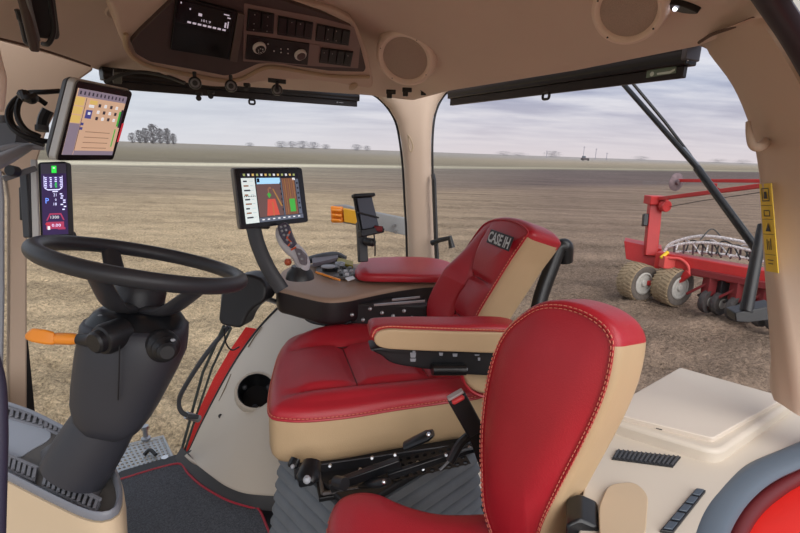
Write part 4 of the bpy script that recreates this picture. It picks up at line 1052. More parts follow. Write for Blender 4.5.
cab([(48, 110, 1.1), (44, 118, 1.1), (42, 128, 1.1)], .012, 'connector', BLACK)
cab([(42, 126, 1.09), (42, 131, 1.09)], .014, 'connector', DGREY)
cab([(22, 94, 1.06), (30, 99, 1.05), (34, 97, 1.06)], .011, 'cable_tie', BLACK)
cab([(27, 100, 1.05), (24, 92, 1.05)], .010, 'cable_tie', BLACK)
# instrument cluster
q, n, s, root = monitor([(38, 162), (66, 161), (69, 237), (41, 238)], [(41, 164), (66, 163.5), (68.5, 234), (43, 235)], 1.16, 0, 'instrument_display', 'tall narrow instrument display with purple glowing gauges behind the steering wheel', 'display', DGREY, .02)
m = MB(); e = [PL(x, y, q[0]+n*.002, n) for x, y in [(32, 160), (38, 160), (41, 240), (34, 240)]]; m.prism(e, n*.006); m.build('side_frame', mat('frame_pale', (196, 194, 192), .4), root, bevel=.002)
m = MB(); e = [PL(x, y, q[0]-n*.03, n) for x, y in [(25, 172), (33, 170), (36, 238), (29, 238)]]; m.prism(e, n*.02); m.build('mount_plate', DGREY, root, bevel=.003)
m = MB(); e = [PL(x, y, q[0]-n*.035, n) for x, y in [(23, 188), (27, 187), (28, 220), (24, 221)]]; m.prism(e, n*.015); m.build('grip', BLACK, root, bevel=.003)
E_pur = emis('ui_purple', (44, 26, 66), .8); E_pw = emis('ui_pale', (200, 200, 235), 1.0); E_pr = emis('ui_wine', (150, 50, 80), .8); E_gg = emis('ui_green2', (40, 190, 60), 1.1); E_bl = emis('ui_skyblue', (110, 150, 250), 1.0); E_mid = emis('ui_mid', (66, 48, 104), .8)
it = [(E_dk, 0, 0, 1, .14), (E_gg, .42, .03, .62, .13, .0008), (E_wht, .48, .05, .56, .07, .001), (E_mid, .08, .18, .85, .34)]
for i in range(4):
    x = .13+i*.2
    for j in range(6): it.append(((E_gg if (i == 2 and j > 2) else E_pw), x+(.02 if j % 2 else 0), .19+j*.026, x+.09, .204+j*.026, .0009))
it += [(E_pw, .10, .17, .12, .33, .0009), (E_pw, .83, .17, .85, .33, .0009), (E_pw, [(.12, .33), (.25, .36), (.7, .36), (.83, .33), (.83, .345), (.7, .375), (.25, .375), (.12, .345)], .0009), (E_bl, 'P', .22, .52, .075), (E_pw, '21', .53, .44, .04), (E_pw, '0', .56, .51, .035), (E_pw, '18', .53, .57, .04), (E_pw, .43, .385, .65, .40, .0009)]
for j, (w0, tt) in enumerate([(.72, .42), (.76, .45), (.74, .48), (.84, .51), (.84, .54), (.74, .57), (.86, .60), (.8, .64)]): it.append((E_pw, w0, tt, w0+.1, tt+.016, .0009))
it += [(E_pr, [(.15, .80), (.3, .70), (.75, .70), (.88, .80), (.82, .80), (.72, .72), (.33, .72), (.21, .80)], .0009), (E_pr, .15, .82, .85, .92, .0007), (E_wht, '1300', .5, .755, .04, .34), (E_pw, '0.00', .55, .87, .04, .36), (E_red, .12, .84, .3, .86, .001), (E_wht, .2, .88, .3, .93, .001), (E_pr, .6, .90, .9, .93, .001)]
ui(root, s, n, E_pur, it)
m = MB(); m.lathe((q[2]+q[3])/2-n*.03, V((0, -1, 0)), [(.02, -.02), (.02, .01)], 12); m.build('base_mount', BLACK, root)
# touchscreen on arm
q, n, s, root = monitor([(234, 168.4), (302, 167.6), (308.5, 222), (240.5, 229.5)], [(240, 173), (297.5, 173), (303.5, 217.5), (246, 224)], 1.47, 0, 'touchscreen', 'black framed touchscreen with field guidance map on an arm before the right armrest', 'monitor', mat('ts_shell', (72, 70, 74), .4), .006)
m = MB(); back = [PL(x, y, q[0]-n*.03, n) for x, y in [(229.5, 167.5), (300, 167), (306, 222), (237.5, 230)]]
m.loft([fan([p-n*.005 for p in q], .01), fan(back, .012)]); m.build('rear_shell', mat('monitor_shell', (1, 1, 1)), root, bevel=.003)
E_gb = emis('ui_ground', (92, 70, 68), .8); E_dk2 = emis('ui_dark2', (22, 20, 30), .7); E_sky = emis('ui_sky', (150, 196, 226), .85); E_sw = emis('ui_swath', (180, 74, 62), .8); E_ic = emis('ui_icon', (150, 160, 100), .7); E_soil = emis('ui_soil', (112, 76, 58), .7); E_pan = emis('ui_panel', (196, 206, 204), .8); E_bar = emis('ui_bar', (84, 90, 104), .8); E_or = emis('ui_orange', (150, 110, 60), .8)
it = [(E_pan, .0, .10, .22, 1), (E_sky, .25, .10, .655, .225, .0006), (E_gb, .235, .225, .655, .90), (E_sw, [(.40, .54), (.53, .54), (.58, .88), (.36, .88)], .0009), (E_soil, .685, .11, .92, .90), (E_grn, .78, .56, .88, .84, .001), (E_bar, .23, .91, 1, 1), (E_bar, .93, .13, .99, .9), (E_bar, .66, .11, .68, .9, .0008), (E_dk2, .255, .11, .30, .19, .001), (E_wht, .88, .105, .93, .155, .001)]
it += [(E_or, [(.50, .33), (.52, .33), (.65, .70), (.62, .70)], .0012), (E_or, .475, .60, .485, .9, .0012), (E_line, .42, .32, .44, .5, .0008), (E_grn, [(.40, .44), (.44, .40), (.47, .46), (.43, .52)], .0010), (E_line, .44, .29, .48, .33, .001)]
for i, x in enumerate((.70, .735, .775, .81, .85, .885, .90)): it.append((E_or if i % 2 else E_line, x, .13, x+.007, .56 if .76 < x < .89 else .9, .0011))
for i in range(13): it.append(((E_ic, E_wht, E_yel)[i % 3], .04+i*.072, .015, .075+i*.072, .06, .0008))
for j in range(9): it.append((E_line if j % 2 else E_dk, .03, .15+j*.09, .09+.02*(j % 3), .18+j*.09, .0009)); it.append((E_bar, .13, .16+j*.09, .19, .165+j*.09, .0009))
for j in range(7): it.append((E_dk, .02+j*.028, .45, .035+j*.028, .475, .001))
for i in range(8): it.append((E_wht, .27+i*.09, .94, .31+i*.09, .965, .0009))
for j in range(6): it.append((E_dk2, .945, .2+j*.11, .975, .24+j*.11, .0009)); it.append((E_dk2, .64, .2+j*.11, .655, .25+j*.11, .001))
ui(root, s, n, E_dk2, it)
am = spline([P(253, 226, 1.50), P(258, 245, 1.50), P(268, 268, 1.50), P(282, 290, 1.51)], 5)
m = MB(); m.tube(am, .024, 10, flat=.55, up=V((0, 1, 0))); m.build('support_arm', DGREY, root)
m = MB(); m.box(P(258, 222, 1.50), (.07, .02, .04)); m.build('arm_bracket', BLACK, root, bevel=.003)
# ================================================================== OPERATOR SEAT
Fh = V((-.96, -.28, 0)).normalized(); Lh = V((-Fh.y, Fh.x, 0))       # forward, left of the seated driver
root = thing('driver_seat', 'red and beige leather driver seat with lettered backrest and black suspension base', 'seat', V((.0, 1.33, 0)), math.atan2(Fh.y, Fh.x))
seat = root
# cushion
SZ = .615
co_ = Zp(370, 375, SZ)
cush = [(270, 416), (285, 420.5), (310, 421), (350, 417), (400, 409), (450, 402), (484, 396), (500, 380), (490, 350), (450, 338), (410, 333), (370, 332), (325, 334), (292, 342), (280, 354), (273, 376), (269, 398)]
o2 = [Zp(x, y, SZ)-co_ for x, y in cush]
o2 = spline([V((p.dot(Fh), p.dot(Lh), 0)) for p in o2], 5, True)
fmx = max(p.x for p in o2); fmn = min(p.x for p in o2); lmx = max(p.y for p in o2); lmn = min(p.y for p in o2)
lc = (lmx+lmn)/2; lw = (lmx-lmn)/2
TN, TF = .66, .30
def crown_c(x, y):
    t = (y-lc)/lw; s = (x-fmn)/(fmx-fmn); h = .008
    if t > TN: h += .024*min(1, (t-TN)/.18)
    if t < -TF: h += .052*min(1, (-t-TF)/.50)
    for t0 in (TN, -TF):
        if abs(t-t0) < .06: h -= .012*(1-abs(t-t0)/.06)
    if -TF < t < TN:
        for s0 in (.40, .68):
            dd_ = abs(s-s0)
            if dd_ < .035: h -= .012*(1-dd_/.035)
        h += .010*math.sin(PI*min(1, max(0, ((s-.1)/.3 if s < .4 else (s-.4)/.28 if s < .68 else (s-.68)/.32))))
    h -= .018*max(0, (s-.86)/.14)
    return h
def mf_c(kind, x, y, h): return 0 if (kind in ('face', 'rim') and h > -.034) else 1
m = MB(); pc_, cc_ = slab(m, o2, co_+UPZ*.030, Fh, Lh, UPZ, .165, .030, crown_c, mf_c, n=160, nr=44, rb=.045)
cushion = m.build('seat_cushion', [LEATH, LEATHB], root, ang=70)
cw = [co_+Fh*p.x+Lh*p.y+UPZ*.0 for p in pc_]
m = MB(); m.tube(cw, .0035, 6, closed=True); m.build('piping', LEATH, cushion)
# seam lines and stitches on the bolsters
near = [p for p in cw if (p-co_).dot(Lh) > 0]
i0 = min(range(len(cw)), key=lambda i: (cw[i]-co_).dot(Lh)-(cw[i]-co_).dot(Fh)*.0)
out_ = [p+ (p-co_).normalized()*.001+UPZ*.006 for p in cw]
rot = max(range(len(out_)), key=lambda i: -(out_[i]-co_).dot(Lh))
loopp = out_[rot:]+out_[:rot]
m = MB(); stitches(m, loopp+[loopp[0]], .006, .004, .0009); m.build('stitching', STITCH, cushion)
def seamline(fs, t0, t1, n=30):
    pts = []
    for k in range(n+1):
        x, y = fs(k/n); pts.append(co_+Fh*x+Lh*y+UPZ*(.030+crown_c(x, y)+.001))
    return pts
m = MB()
for sg in (-1, 1):
    m.tube(seamline(lambda t: (lerp(fmn+.06, fmx-.05-(.05 if sg < 0 else 0), t), lc+lw*(TN if sg > 0 else -TF)), 0, 1), .0022, 6)
for s0 in (.40, .68): m.tube(seamline(lambda t: (lerp(fmn, fmx, s0), lc+lw*lerp(-TF, TN, t)), 0, 1), .0022, 6)
m.build('seams', mat('seam_dark', (92, 10, 20), .6), cushion)
# backrest
Bup = (UPZ*math.cos(math.radians(17))-Fh*math.sin(math.radians(17))).normalized()
bw = Lh.cross(Bup).normalized(); bw = bw if bw.dot(Fh) > 0 else -bw
bo = P(478, 290, 1.40)
bout = [(489, 218), (500, 215.5), (514, 217), (526, 223), (531, 232), (523, 246), (512, 262), (494, 291), (478, 318), (466, 345), (440, 350), (430, 340), (428, 318), (432, 302), (441, 284), (454, 263), (468, 242), (480, 225)]
o2 = to2(bout, bo, Lh, Bup, bw, 5)
ux0 = min(p.x for p in o2); ux1 = max(p.x for p in o2); vy0 = min(p.y for p in o2); vy1 = max(p.y for p in o2)
uc = (ux0+ux1)/2; uw = (ux1-ux0)/2
def seat_t(y):   # half width of the centre panel at a height
    return .52*uw
def row_(y):
    xs__ = []
    for i in range(len(o2b)):
        a_, b_ = o2b[i], o2b[i-1]
        if (a_.y > y) != (b_.y > y): xs__.append(a_.x+(b_.x-a_.x)*(y-a_.y)/(b_.y-a_.y))
    return (min(xs__), max(xs__)) if len(xs__) > 1 else (uc-.05, uc+.05)
o2b = list(o2)
def xc_(y): r_ = row_(y); return (r_[0]+r_[1])/2
def uw_(y): r_ = row_(y); return max(.03, (r_[1]-r_[0])/2)
def TBf(s): return -.08+max(0, s-.5)*1.6
def crown_b(x, y):
    t = -(x-xc_(y))/uw_(y); s = (y-vy0)/(vy1-vy0); h = .006; TB = TBf(s)
    if t > TB: h += .055*min(1, (t-TB)/.6)*(1-max(0, s-.55)*2.0)
    if abs(t-TB) < .06: h -= .010*(1-abs(t-TB)/.06)
    if t < TB:
        for s0 in (.30, .58):
            if abs(s-s0) < .03: h -= .012*(1-abs(s-s0)/.03)
        h += .010*math.sin(PI*min(1, (s/.3 if s < .3 else (s-.3)/.28 if s < .58 else (s-.58)/.42)))
    return h
def mf_b(kind, x, y, h):
    s = (y-vy0)/(vy1-vy0)
    if kind == 'face': return 0
    if s > .90: return 0
    return 1 if (kind != 'rim' or h < -.004) else 0
m = MB(); pb, cb_ = slab(m, o2, bo, Lh, Bup, bw, .115, .020, crown_b, mf_b, n=160, nr=44, rb=.035)
back = m.build('backrest', [LEATH, LEATHB], root, ang=70)
pw = [p+bw*.0008 for p in slab.seam]
m = MB(); m.tube([p for p in pw], .0028, 6, closed=True); m.build('piping', LEATH, back)
m = MB(); stitches(m, [p+bw*.0035 for p in pw if ((p-bo).dot(Bup)-vy0)/(vy1-vy0) < .92 and (p-bo).dot(Lh) > uc][::1], .006, .004, .0009); m.build('stitching', STITCH, back)
m = MB()
def bpt(tt, s):
    y_ = lerp(vy0, vy1, s); x_ = xc_(y_)-uw_(y_)*tt; return bo+Lh*x_+Bup*y_+bw*(crown_b(x_, y_)+.001)
m.tube([bpt(TBf(.05+.87*k/30), .05+.87*k/30) for k in range(31)], .0022, 6)
for s0 in (.30, .58): m.tube([bpt(lerp(-.80, TBf(s0), k/16), s0) for k in range(17)], .002, 6)
m.build('seams', MATS['seam_dark'], back)
# lettered badge
bc = PL(500, 240, bo+bw*.020, bw); bx = Lh; 
if (PL(520, 240, bo, bw)-PL(480, 240, bo, bw)).dot(bx) < 0: bx = -bx
m = MB(); m.prism([bc+bx*a+Bup*b for a, b in ((-.066, -.020), (.066, -.020), (.066, .020), (-.066, .020))], bw*.003); m.build('badge', mat('badge_dark', (42, 34, 40), .5), back, bevel=.003)
m = MB(); text_into(m, 'CASE IH', bc+bw*.0045, bx, Bup, .031, width=.122, bold=.03); m.build('badge_lettering', mat('badge_white', (208, 214, 216), .5), back, smooth=False, recalc=False)
# rear hoop
m = MB(); m.tube(spline([P(532, 345, 1.50), P(540, 300, 1.50), P(552, 266, 1.50), P(559, 249, 1.50), P(566, 247, 1.50), P(566, 262, 1.52)], 6), .024, 12, flat=.75, up=V((0, 1, 0))); m.build('back_hoop', SATIN, root)
# near armrest
aw = V((Lh.x*.6, Lh.y, 0)).normalized(); au = V((-aw.y, aw.x, 0)); au = au if au.x < 0 else -au
ao = P(440, 332, 1.13)
ar_ = thing('armrest_frame', '', 'x', ao) if False else None
o2 = to2([(370, 335), (373, 329), (384, 327.5), (410, 326.5), (450, 326.5), (520, 328), (522, 352), (450, 351.5), (400, 349.5), (382, 348), (372, 341)], ao, au, UPZ, aw, 5)
m = MB(); slab(m, o2, ao+aw*.0, au, UPZ, aw, .085, .014, None, None, n=96, nr=8, rb=.02); arm = m.build('armrest', LEATH, root, ang=70)
o2 = to2([(374, 338), (377, 332), (388, 329), (410, 329.5), (450, 331), (520, 334), (521, 351.5), (450, 351), (400, 349), (384, 347.5), (376, 344)], ao, au, UPZ, aw, 5)
m = MB(); slab(m, o2, ao+aw*.006, au, UPZ, aw, .02, .004, None, None, n=96, nr=6); m.build('side_panel', LEATHB, arm, ang=70)
m = MB(); stp = spline([PL(x, y, ao+aw*.0065, aw) for x, y in [(372, 337), (376, 329.5), (388, 326.5), (410, 327), (450, 328.5), (520, 331)]], 6); m.tube(stp, .002, 6); m.build('piping', mat('pipe_pink', (206, 90, 70), .5), arm)
m = MB(); stitches(m, [p+aw*.002+UPZ*.001 for p in stp], .005, .0035, .0009); m.build('stitching', STITCH, arm)
o2 = to2([(380, 349), (524, 352), (524, 376), (470, 377), (440, 373), (410, 369), (392, 365), (383, 358)], ao, au, UPZ, aw, 3)
m = MB(); slab(m, o2, ao-aw*.010, au, UPZ, aw, .055, .005, None, None, n=80, nr=5); hs = m.build('armrest_mechanism', BLACK, root, ang=60)
m = MB(); m.tube([PL(432, 369.5, ao+aw*.008, aw), PL(465, 369.5, ao+aw*.008, aw)], .017, 16, flat=.8); m.build('adjust_lever', SATIN, hs)
m = MB(); m.lathe(PL(465.5, 369, ao+aw*.010, aw), aw, [(.005, 0), (.005, .004)], 10); m.build('lever_cap', LGREY, hs)
m = MB()
for (px, py, w_, h_) in ((413, 355, 6, 5), (413, 360, 6, 3), (414, 352, 3, 3), (441, 354, 4, 3), (455, 355, 5, 3), (479, 359, 2.5, 3), (477, 355, 5, 1.2)):
    m.prism([PL(px+a, py+b, ao-aw*.009, aw) for a, b in ((-w_/2, -h_/2), (w_/2, -h_/2), (w_/2*.8, h_/2), (-w_/2*.8, h_/2))], aw*.0008)
m.build('icon_marks', mat('icon_grey', (150, 152, 160), .5), hs)
m = MB(); m.lathe(PL(500, 378, ao-aw*.02, aw), aw, [(.025, -.06), (.028, -.01), (.02, .0)], 20); m.build('pivot_cover', BLACK, hs)
# lower bolster wing seen under the armrest (backrest foot)
m = MB(); q = PL(478, 388, ao-aw*.05, aw)
o2 = to2([(462, 372), (474, 370), (505, 372), (505, 396), (486, 396), (474, 392), (466, 384)], ao-aw*.03, au, UPZ, aw, 4)
slab(m, o2, ao-aw*.035, au, UPZ, aw, .05, .010, None, lambda k, x, y, h: 0, n=60, nr=6); wg = m.build('lumbar_wing', LEATHB, root, ang=70)
m = MB(); m.tube(spline([PL(x, y, ao-aw*.034, aw) for x, y in [(461, 372), (465, 384), (474, 393), (486, 397), (505, 398)]], 5), .004, 6); m.build('piping', LEATH, wg)
# base: pan, slides, bellows
def SP(f, l, z): return V((co_.x, co_.y, 0))+Fh*f+Lh*l+UPZ*z
m = MB()
m.box(SP(-.02, .0, .490), (.44, .36, .03), (Fh, Lh, UPZ)); m.build('seat_pan', BLACK, root, bevel=.006)
for sg in (-1, 1):
    m = MB(); m.box(SP(-.02, .19*sg, .475), (.50, .03, .035), (Fh, Lh, UPZ)); m.build('slide_rail', mat('rail_metal', (60, 60, 64), .35, metal=.6), root, bevel=.003)
m = MB(); m.box(SP(0.0, .0, .445), (.44, .40, .035), (Fh, Lh, UPZ)); m.build('top_frame', SATIN, root, bevel=.006)
Fb = V((-.72, -.69, 0)).normalized(); Lb = V((-Fb.y, Fb.x, 0))
c1 = Zp(275, 449, .455); c2 = c1+Lb*.33; bcn = c1+Lb*.165-Fb*.24
m = MB(); m.box(bcn+UPZ*.004, (.46, .33, .02), (Fb, Lb, UPZ)); m.build('base_plate', BLACK, root, bevel=.006)
rings = []
for k in range(44):
    z = .445-.0385*(k//4)-(0, .020, .024, .034)[k % 4]; e_ = (.0, .006, -.020, -.020)[k % 4]; fx = .235+e_+.05*k/44; ly = .165+e_+.03*k/44
    rings.append(fan([V((bcn.x, bcn.y, 0))+Fb*(a_*fx)+Lb*(b_*ly)+UPZ*z for a_, b_ in ((1, -1), (1, 1), (-1, 1), (-1, -1))], .04, 4))
m = MB(); m.loft(rings); m.build('bellows', RUBBER, root, ang=60)
# controls on the near side of the base
tq = [SP(.20, .25, .465), SP(-.03, .25, .475), SP(-.03, .17, .475), SP(.20, .17, .465)]
m = MB(); m.box(SP(.10, .235, .455), (.16, .10, .012), (Fh, Lh, UPZ)); m.build('tray', SATIN, root, bevel=.002)
m = MB()
for a, b, c_, d_ in ((.17, .19, .17, .28), (.17, .28, .03, .28), (.03, .28, .03, .19)): m.tube([SP(a, b, .467), SP(c_, d_, .467)], .005, 6)
m.build('tray_rim', mat('tray_edge', (96, 92, 92), .35, metal=.4), root)
perf([SP(.0, .285, .475), SP(-.20, .285, .490), SP(-.20, .19, .495), SP(.0, .19, .480)], 9, 5, 'perforated_plate', BLACK, root)
def knob_lever(p0, p1, r, nm, tipm):
    m = MB(); n_ = 6; m.tube([p0, p0.lerp(p1, .3), p0.lerp(p1, .8), p1], [r*.9, r, r*1.1, r*.7], 12, flat=.6); o_ = m.build(nm, SATIN, root)
    m = MB(); m.sphere(p0.lerp(p1, .85)+(CO-p1).normalized()*r*.85, r*.38, 10); m.build('lever_mark', tipm, o_)
knob_lever(P(405, 446, 1.12), P(433, 433, 1.10), .017, 'slide_lever', CHROME)
knob_lever(P(362, 484, 1.08), P(388, 482, 1.02), .015, 'height_lever', CHROME)
knob_lever(P(312, 462, 1.10), P(306, 483, 1.05), .024, 'damper_handle', LGREY)
knob_lever(P(296, 458, 1.13), P(292, 468, 1.12), .014, 'swivel_handle', LGREY)
m = MB(); m.tube([P(336, 482, 1.06), P(345, 484, 1.04)], .014, 12); m.build('adjust_knob', mat('rail_metal', (1, 1, 1)), root)
for i, (px, py) in enumerate([(330, 466), (372, 458), (395, 455), (423, 469), (446, 455), (470, 448), (418, 463), (360, 470)]):
    m = MB(); m.lathe(P(px, py, 1.08), V((0, -1, .5)), [(.0042, -.006), (.0042, .003), (.003, .005)], 8); m.build('bolt', METAL, root)
m = MB(); m.bar(P(388, 476, 1.06), P(480, 446, 1.10), .012, .016); m.bar(P(330, 487, 1.06), P(400, 462, 1.07), .018, .022); m.build('side_rail', SATIN, root, bevel=.002)
m = MB(); m.tube(spline([P(440, 470, 1.06), P(460, 452, 1.07), P(486, 446, 1.08)], 6), .003, 6); m.build('cable', GREY, root)
# buckle
root_b = thing('seat_belt_buckle', 'black seat belt buckle with red release button beside the red cushion', 'buckle', P(470, 430, 1.0))
ba, bb_ = P(476, 432, 1.03), P(456, 396, .99)
m = MB(); dd = (bb_-ba).normalized(); sd = dd.cross((CO-bb_).normalized()).normalized(); fc = sd.cross(dd).normalized(); fc = fc if fc.dot(CO-bb_) > 0 else -fc
m.bar(ba, bb_, .020, .040, up=fc.cross(dd) if False else sd); m.v = [v for v in m.v]; m.build('buckle_body', BLACK, root_b, bevel=.005, seg=3)
m = MB(); m.box(bb_-dd*.004+fc*.007, (.028, .010, .014), (sd, dd, fc)); m.build('release_button', mat('button_red', (206, 60, 62), .4), root_b, bevel=.004)
m = MB(); m.box(bb_+dd*.004, (.036, .006, .014), (sd, dd, fc)); m.build('tongue_slot', mat('buckle_grey', (170, 160, 160), .4), root_b, bevel=.002)
m = MB(); m.bar(P(500, 500, 1.05), ba, .012, .036, up=sd); m.tube(spline([P(450, 462, 1.02), P(462, 442, 1.03), P(476, 432, 1.04), P(488, 428, 1.06)], 5), .010, 8); m.build('strap', SATIN, root_b)
# ================================================================== JUMP SEAT
Fj = V((-.78, -.62, 0)).normalized(); Lj = V((-Fj.y, Fj.x, 0))
root = thing('jump_seat', 'red passenger jump seat with beige sides in the foreground', 'seat', Zp(520, 533, .3), math.atan2(Fj.y, Fj.x))
tl = math.radians(8); Ju = (UPZ*math.cos(tl)-Fj*math.sin(tl)).normalized(); jw = Lj.cross(Ju).normalized(); jw = jw if jw.dot(Fj) > 0 else -jw
jo = P(545, 410, .80)
jout = [(520, 312), (538, 302), (560, 300.5), (585, 307), (606, 320), (617, 336), (619, 352), (613, 385), (601, 418), (583, 455), (562, 495), (546, 528), (535, 560), (510, 575), (494, 548), (481, 510), (478, 470), (478, 430), (482, 390), (491, 352), (503, 328)]
o2 = to2(jout, jo, Lj, Ju, jw, 5)
xs_ = [p.x for p in o2]; ys_ = [p.y for p in o2]
jx0, jx1, jy0, jy1 = min(xs_), max(xs_), min(ys_), max(ys_)
def crown_j(x, y):
    t = 2*(x-jx0)/(jx1-jx0)-1; s = (y-jy0)/(jy1-jy0); return .016*(1-t*t)*.9+.010*math.sin(PI*s)
def mf_j(kind, x, y, h):
    s = (y-jy0)/(jy1-jy0); t = (x-jx0)/(jx1-jx0)
    if kind == 'face' or (kind == 'rim' and h > -.0035): return 0
    return 0 if s > .90 else 1
m = MB(); pj, _c = slab(m, o2, jo, Lj, Ju, jw, .115, .016, crown_j, mf_j, n=160, nr=24, rb=.035)
jb = m.build('backrest', [LEATH, LEATHB], root, ang=70)
pw = [p+jw*.0005 for p in slab.seam]
m = MB(); m.tube(pw, .0022, 6, closed=True); m.build('piping', LEATH, jb)
jc3 = sum(pw, V((0, 0, 0)))/len(pw)
for off in (-.0028, .0028):
    m = MB(); q_ = [p+jw*.0025+(p-jc3).normalized()*off for p in pw]; stitches(m, q_+[q_[0]], .0055, .0035, .0007); m.build('stitching', STITCH, jb)
# cushion
JZ = .56
jc = [(328, 512), (334, 497), (346, 489), (364, 486), (382, 489), (400, 497), (418, 503), (440, 507.5), (465, 508), (492, 508), (515, 520), (530, 560), (520, 700), (430, 800), (330, 700), (322, 560), (326, 528)]
jco = Zp(420, 560, JZ); o2 = [Zp(x, y, JZ)-jco for x, y in jc]
o2 = spline([V((p.dot(Fj), p.dot(Lj), 0)) for p in o2], 5, True)
m = MB(); pjc, _c = slab(m, o2, jco, Fj, Lj, UPZ, .10, .030, lambda x, y: .012, lambda k, x, y, h: 0 if k in ('face', 'rim') or h > -.05 else 1, n=140, nr=14, rb=.03)
jcu = m.build('seat_cushion', [LEATH, LEATHB], root, ang=70)
m = MB(); stitches(m, [jco+Fj*p.x+Lj*p.y-UPZ*.030+(Fj*p.x+Lj*p.y).normalized()*.001 for p in pjc], .006, .004, .0009); m.build('stitching', STITCH, jcu)
m = MB(); m.prism(fan([P(566, 525, .74), P(580, 519, .74), P(600, 528, .74), P(600, 550, .74), P(566, 550, .74)], .008), V((.02, .06, 0))); m.build('hinge_cover', SATIN, root, bevel=.004)
m = MB(); m.bar(P(520, 545, .86), P(520, 640, .86), .10, .04, up=Lj); m.build('hinge_bracket', BLACK, root, bevel=.004)
# ================================================================== RIGHT ARMREST CONSOLE
CZ = .775
root = thing('armrest_console', 'tan and black armrest console right of the driver seat with buttons and dials on top', 'console', Zp(360, 300, CZ-.2))
co2 = Zp(350, 280, CZ)
ol = [(277, 287), (287, 290), (303, 294), (325, 298.5), (345, 298), (365, 294), (395, 288), (425, 284), (450, 282), (450, 266), (420, 265), (385, 264), (345, 263), (312, 263), (292, 265), (281, 271), (276, 279)]
o2 = [Zp(x, y, CZ)-co2 for x, y in ol]; o2 = spline([V((p.x, p.y, 0)) for p in o2], 4, True)
X_ = V((1, 0, 0)); Y_ = V((0, 1, 0))
TANC = mat('console_tan', (160, 132, 112), .5, bump=(500, .06), var=(6, .05))
m = MB(); slab(m, o2, co2, X_, Y_, UPZ, .095, .014, lambda x, y: .004, lambda k, x, y, h: 0 if (k in ('face', 'rim') or h > -.018) else 1, n=120, nr=8, rb=.02)
m.build('console_body', [TANC, mat('console_black', (36, 30, 33), .45)], root, ang=60)
m = MB(); m.prism(fan([Zp(x, y, CZ+.005) for x, y in [(318, 266), (338, 262), (358, 272), (352, 281), (332, 279), (316, 273)]], .01), UPZ*.012); kp = m.build('keypad', mat('keypad_grey', (92, 90, 88), .45), root, bevel=.003)
def KP(x, y, h=.018): return Zp(x, y, CZ+h)
m = MB(); m.lathe(KP(330, 270), UPZ, [(.030, 0), (.032, .012), (.028, .016)], 24); m.build('palm_button', SATIN, kp)
m = MB(); m.lathe(KP(328, 267, .034), UPZ, [(.026, 0), (.026, .004), (.016, .006)], 24); m.build('palm_cap', mat('pale_cap', (150, 150, 156), .4), kp)
m = MB(); m.lathe(KP(340, 265, .022), UPZ, [(.020, 0), (.020, .010), (.015, .010), (.013, .002)], 24); m.build('dial', LGREY, kp)
rn = random.Random(9)
for i in range(9):
    px = 338+(i % 3)*6+(i//3)*1.5; py = 268+(i//3)*3.2
    m = MB(); m.box(KP(px, py, .020), (.014, .014, .010)); m.build('button', [SILVER, mat('btn_grey', (120, 124, 126), .4), BLACK][rn.randrange(3)], kp, bevel=.002)
m = MB(); m.bar(KP(316, 272), KP(340, 280), .006, .006); m.build('orange_strip', ORANGE, kp)
m = MB(); m.prism([KP(337, 259.5), KP(353, 263.5), KP(353, 268), KP(337, 264)], UPZ*.010); m.build('yellow_strip', mat('olive_yellow', (150, 136, 40), .5), kp)
m = MB(); m.prism([KP(345, 279), KP(353, 277), KP(355, 279), KP(348, 281.5)], UPZ*.005); m.build('white_button', WHITE, kp, bevel=.001)
m = MB(); m.tube(spline([Zp(306, 261, CZ+.02), Zp(320, 257, CZ+.03), Zp(336, 255, CZ+.03), Zp(345, 259, CZ+.015)], 5), .024, 10, flat=.6); m.build('palm_rest', DGREY, root)
m = MB(); m.prism(fan([Zp(x, y, CZ+.02) for x, y in [(312, 262), (322, 258), (338, 257), (338, 261), (322, 265), (313, 267)]], .004), UPZ*.015); m.build('grey_pad', mat('pad_grey', (112, 104, 112), .5), root, bevel=.003)
# far arm pad
m = MB(); o3 = Zp(400, 268, CZ+.045)
o2 = [Zp(x, y, CZ+.045)-o3 for x, y in [(355, 269), (359, 262), (368, 257.5), (400, 256), (430, 257), (452, 262), (456, 272), (440, 275), (400, 274.5), (364, 273.5)]]
o2 = spline([V((p.x, p.y, 0)) for p in o2], 4, True)
slab(m, o2, o3, X_, Y_, UPZ, .030, .014, lambda x, y: .004, None, n=90, nr=8, rb=.006); m.build('arm_pad', LEATH, root, ang=60)
# bracket under console
m = MB(); m.box(P(387, 317, 1.64)+V((0, .03, 0)), (.27, .10, .10), (X_, Y_, UPZ)); m.build('support_bracket', BLACK, root, bevel=.004)
m = MB(); m.bar(P(374, 305, 1.50), P(425, 301, 1.50), .006, .006); m.bar(P(392, 300, 1.50), P(420, 297, 1.50), .004, .006); m.build('support_rail', METAL, root)
for px, py in ((352, 315), (363, 320), (370, 309), (382, 313), (393, 316), (404, 311), (398, 321), (412, 318)):
    m = MB(); m.lathe(P(px, py, 1.51), V((0, -1, .2)), [(.006, -.006), (.006, .003), (.003, .005)], 8); m.build('bolt', METAL, root)
m = MB(); m.tube(spline([P(303, 302, 1.62), P(303, 314, 1.63), P(312, 322, 1.63), P(335, 325, 1.62), P(352, 322, 1.60)], 6), .0055, 8); m.tube(spline([P(305, 302, 1.63), P(306, 313, 1.64), P(316, 320, 1.64), P(336, 323, 1.63), P(352, 319, 1.61)], 6), .0045, 8); m.build('cable', BLACK, root)
